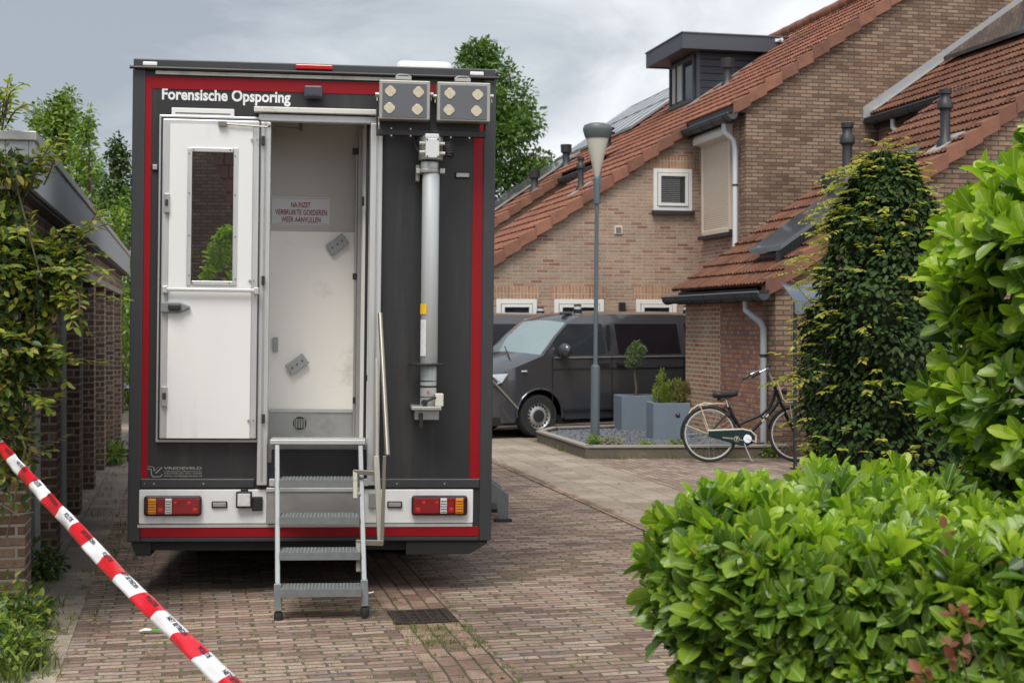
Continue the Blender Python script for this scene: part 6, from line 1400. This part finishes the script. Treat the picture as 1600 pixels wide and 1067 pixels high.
# --- planter plants
M_olive=leafmat('olive_leaf',[(.11,.14,.08),(.17,.20,.12),(.24,.27,.18)],.45,.2)
OT=thing('olive_tree','small clipped olive ball on a thin stem in the farther planter','tree',(p1.x+.24,p1.y+.30,.56),0); q=MB(); q.tube([(0,0,0),(.01,0,.2),(-.015,0,.42),(.0,0,.66)],[.020,.018,.017,.012],8); q.build('trunk',M_bark,OT)
cloud('crown',[M_olive,M_t1b],OT,[(0,0,.72,.15,.15,.16,1),(-.07,0,.60,.10,.1,.1,.5),(.08,0,.78,.09,.09,.10,.4),(.02,0,.86,.08,.08,.07,.3)],1500,.042,.3,shell=.25,droop=.1)
M_con=leafmat('conifer_green',[(.16,.22,.03),(.26,.32,.04)],.6,.2); M_conB=leafmat('conifer_brown',[(.16,.11,.045),(.24,.18,.07),(.16,.18,.05)],.7,.2)
def conifer(label,x,y,h,r,mats,nm='dwarf_conifer'):
    C_=thing(nm,label,'plant',(p2.x+x,p2.y+y,.56),0,'dwarf conifers in the nearer planter'); q=MB(); q.tube([(0,0,0),(0,0,h*.7)],.008,6); q.build('stem',M_bark,C_)
    cl=[]
    for k in range(7):
        f=k/6; a=k*2.2; q_=random.uniform(.7,1.1); cl.append((r*.55*math.cos(a)*q_,r*.55*math.sin(a),h*(.12+.72*f)*q_,r*(1-.5*f)*.6,r*(1-.5*f)*.6,h*.17,1-.4*f))
    cloud('foliage',mats,C_,cl,900,.045,.25,TNY,shell=.2,droop=.9,jit=.25)
conifer('left yellow-green conifer in the nearer planter',.10,.22,.56,.13,[M_con]); conifer('second yellow-green conifer in the nearer planter, bushier',.20,.30,.40,.12,[M_con]); conifer('tallest browning conifer on the right of the nearer planter',.38,.26,.52,.10,[M_conB,M_con]); conifer('dry brown conifer at the right edge of the nearer planter',.47,.22,.42,.09,[M_conB])

# --- grass and weeds
M_grass=leafmat('grass_blade',[(.06,.095,.018),(.11,.15,.028),(.17,.20,.045)],.55,.3); M_weed=leafmat('weed_leaf',[(.03,.07,.015),(.06,.11,.02),(.10,.16,.03)],.45,.3); M_straw=leafmat('dry_grass',[(.30,.24,.10),(.22,.2,.07)],.7,.2)
GB=[[],[],[],[],[]]
def tuft(c,n,h,sp,store=GB):
    for _ in range(n):
        a=random.uniform(0,6.28); rr_=abs(random.gauss(0,sp)); b=(c[0]+rr_*math.cos(a),c[1]+rr_*math.sin(a),0.0); ln=h*random.uniform(.5,1.2); le=random.uniform(.2,.9); az=random.uniform(0,6.28)
        store[0].append(b); store[1].append((le*math.cos(az),le*math.sin(az),1)); store[2].append((math.cos(az),math.sin(az),.15)); store[3].append(ln); store[4].append(max(.003,ln*.07))
# tufts in the joints (street frame so they sit in the rows)
for _ in range(420):
    px=random.uniform(60,1010); py=random.uniform(965,1120) if random.random()<.72 else random.uniform(860,965); p=gnd(px,py)
    if p.x>.40 and p.y>4.5 and p.x > .4: continue
    tuft(p,random.randint(5,13),random.uniform(.012,.035),random.uniform(.012,.04))
for _ in range(90):
    p=st(random.choice([1.19,1.29,1.49,1.59]),random.uniform(5.5,9.0)); tuft(p,random.randint(6,14),.03,.02)
for _ in range(46):
    p=st(random.uniform(1.2,1.6),random.uniform(7.55,8.15)); tuft(p,26,random.uniform(.012,.035),.035)
for _ in range(130):
    p=st(random.gauss(-.55,.16),random.uniform(8.5,22)); tuft(p,random.randint(8,18),random.uniform(.03,.09),.05)
for _ in range(90):
    p=st(random.gauss(3.86,.05) if random.random()<.7 else random.uniform(3.9,5.0),random.uniform(10,20)); tuft(p,random.randint(6,12),random.uniform(.015,.04),.03)
for _ in range(60):
    i=random.randrange(3); a,b_=ring[i],ring[i+1]
    if i==2: a,b_=ring[1],ring[2]
    f=random.random(); p=a+(b_-a)*f; nn=Vector((0,-.06,0)) ; tuft(p+nn,random.randint(8,16),random.uniform(.03,.10),.05)
tag(leaves('joint_grass',GB[0],GB[1],GB[2],GB[3],GB[4],M_grass,None,BLD),kind='stuff')
GS=[[],[],[],[],[]]
for _ in range(80):
    p=gnd(random.uniform(-20,85),random.uniform(925,1075)); tuft(p,20,random.uniform(.07,.17),.06,GS)
tag(leaves('verge_grass',GS[0],GS[1],GS[2],GS[3],GS[4],M_grass,None,BLD),kind='stuff')
def weeds(name,label,c,rx,ry,h,n,mats,L=.05):
    H=thing(name,label,'weeds',c,0); k=MB(); k.tube([(0,0,0),(.01,0,h*.6)],.004,5); k.build('stem',M_twig,H); cloud('leaves',mats,H,[(0,0,h*.45,rx,ry,h*.5,1),(rx*.5,0,h*.3,rx*.5,ry,h*.3,.6),(-rx*.5,0,h*.35,rx*.5,ry,h*.35,.6)],n,L,.6,shell=.1)
weeds('weed_clump','leafy weeds at the bottom left corner by the garage foot',gnd(5,985),.26,.24,.32,800,[M_weed,M_vine],.055)
weeds('weed_clump','taller dark weeds against the first garage pillar',gnd(68,905),.14,.2,.28,350,[M_weed],.05)
weeds('weed_clump','nettles and grass at the very corner below the climber',gnd(-15,1050),.28,.25,.36,700,[M_weed,M_t2],.05)
weeds('weed_clump','tuft of weeds at the foot of the far garage pillars beside the truck',gnd(178,725),.12,.5,.35,500,[M_weed,M_t2],.06)
for (px,py,h,lb) in ((929,696,.17,'young green weed right at the foot of the lamp post'),(958,697,.14,'dry straw-coloured weed in the gravel right of the lamp post'),(1010,699,.10,'low weeds on the kerb in front of the nearer planter'),(1205,716,.22,'green weeds on the kerb beneath the bicycle front wheel'),(1060,697,.09,'low weeds on the kerb behind the bicycle rear wheel')):
    z=.11 if py<705 else 0; p=gnd(px,py,z); weeds('kerb_weed',lb,(p.x,p.y+.05,z),.13,.05,h,150,[M_straw if 'dry' in lb else M_t2],.045)
# --- reddish shoots of a vine in front of the hedge, right edge
M_redl=leafmat('red_young_leaf',[(.16,.045,.03),(.24,.09,.05),(.20,.14,.05)],.45,.3); M_vl=leafmat('vine_leaf',[(.03,.07,.02),(.045,.09,.02)],.35,.25,rib=1)
VN=thing('vine_shoots','reddish young vine shoots with dark leaves creeping over the hedge at the right edge','climbing plant',(1.5,4.05,.6),0); P=[];D=[];N_=[]; tw=MB()
for (px,py,Y) in ((1490,850,4.35),(1498,1015,4.0),(1515,870,4.3),(1440,1055,4.0),(1505,960,4.1)):
    c=at(px,py,Y)-Vector((1.5,4.05,.6)); tw.tube([c+Vector((.1,.02,-.25)),c+Vector((.03,0,-.1)),c],.003,5)
    for _ in range(9): P.append(c+Vector([random.gauss(0,.022) for _ in range(3)])); D.append([random.gauss(0,.7),random.gauss(-.2,.5),random.gauss(.1,.6)]); N_.append([random.gauss(0,.5),-.6,1])
LL=RNG.uniform(.03,.055,len(P)); leaves('red_leaves',P,D,N_,LL,LL*.75,M_redl,VN,SML)
P=[];D=[];N_=[]
for _ in range(22):
    c=at(random.uniform(1590,1660),random.uniform(860,1060),random.uniform(4.15,4.3))-Vector((1.5,4.05,.6)); P.append(c); D.append([random.gauss(-.3,.5),random.gauss(-.2,.4),random.gauss(-.4,.4)]); N_.append([random.gauss(-.2,.3),-.8,.7])
LL=RNG.uniform(.05,.08,len(P)); leaves('vine_leaves',P,D,N_,LL,LL*.9,M_vl,VN,SML); tw.build('stems',M_twig,VN)
# ------------------------------------------------------------------ tidy the tree of parts: thing > part > sub-part and no deeper
def depth(o):
    n = 1
    while o.parent: o = o.parent; n += 1
    return n
for _ in range(3):
    for o in list(SC.objects):
        if depth(o) > 3:
            p = o.parent; g = p.parent
            if g.name.split('.')[0] == 'body': p.parent = g.parent
            else: o.parent = g
def split_loose(o):
    """each separate piece of a part becomes a part of its own"""
    bm = bmesh.new(); bm.from_mesh(o.data); bm.verts.ensure_lookup_table(); seen = set(); groups = []
    for v in bm.verts:
        if v.index in seen: continue
        st_ = [v]; seen.add(v.index); g = []
        while st_:
            a = st_.pop(); g.append(a.index)
            for e_ in a.link_edges:
                b_ = e_.other_vert(a)
                if b_.index not in seen: seen.add(b_.index); st_.append(b_)
        groups.append(set(g))
    bm.free()
    if len(groups) < 2: return
    src = o.data
    for k, g in enumerate(groups):
        b2 = bmesh.new(); b2.from_mesh(src); b2.verts.ensure_lookup_table()
        bmesh.ops.delete(b2, geom=[v for v in b2.verts if v.index not in g], context='VERTS')
        me = src.copy(); b2.to_mesh(me); b2.free()
        if k == 0: first = me
        else:
            c = o.copy(); c.data = me; COL.objects.link(c)
    o.data = first
SPLIT = set('side_window dark_panel mounting_rail arch_lip guide_rail screw rivet bolt hinge cable_gland wiper grille_slats belt_trim marker_lamp power_socket rod_bracket solar_panel rubber_foot pedal grip saddle_spring curtain wall mast_ring led_lens lamp_clamp gutter_bracket'.split())
for o in list(SC.objects):
    if o.type == 'MESH' and o.name.split('.')[0] in SPLIT: split_loose(o)
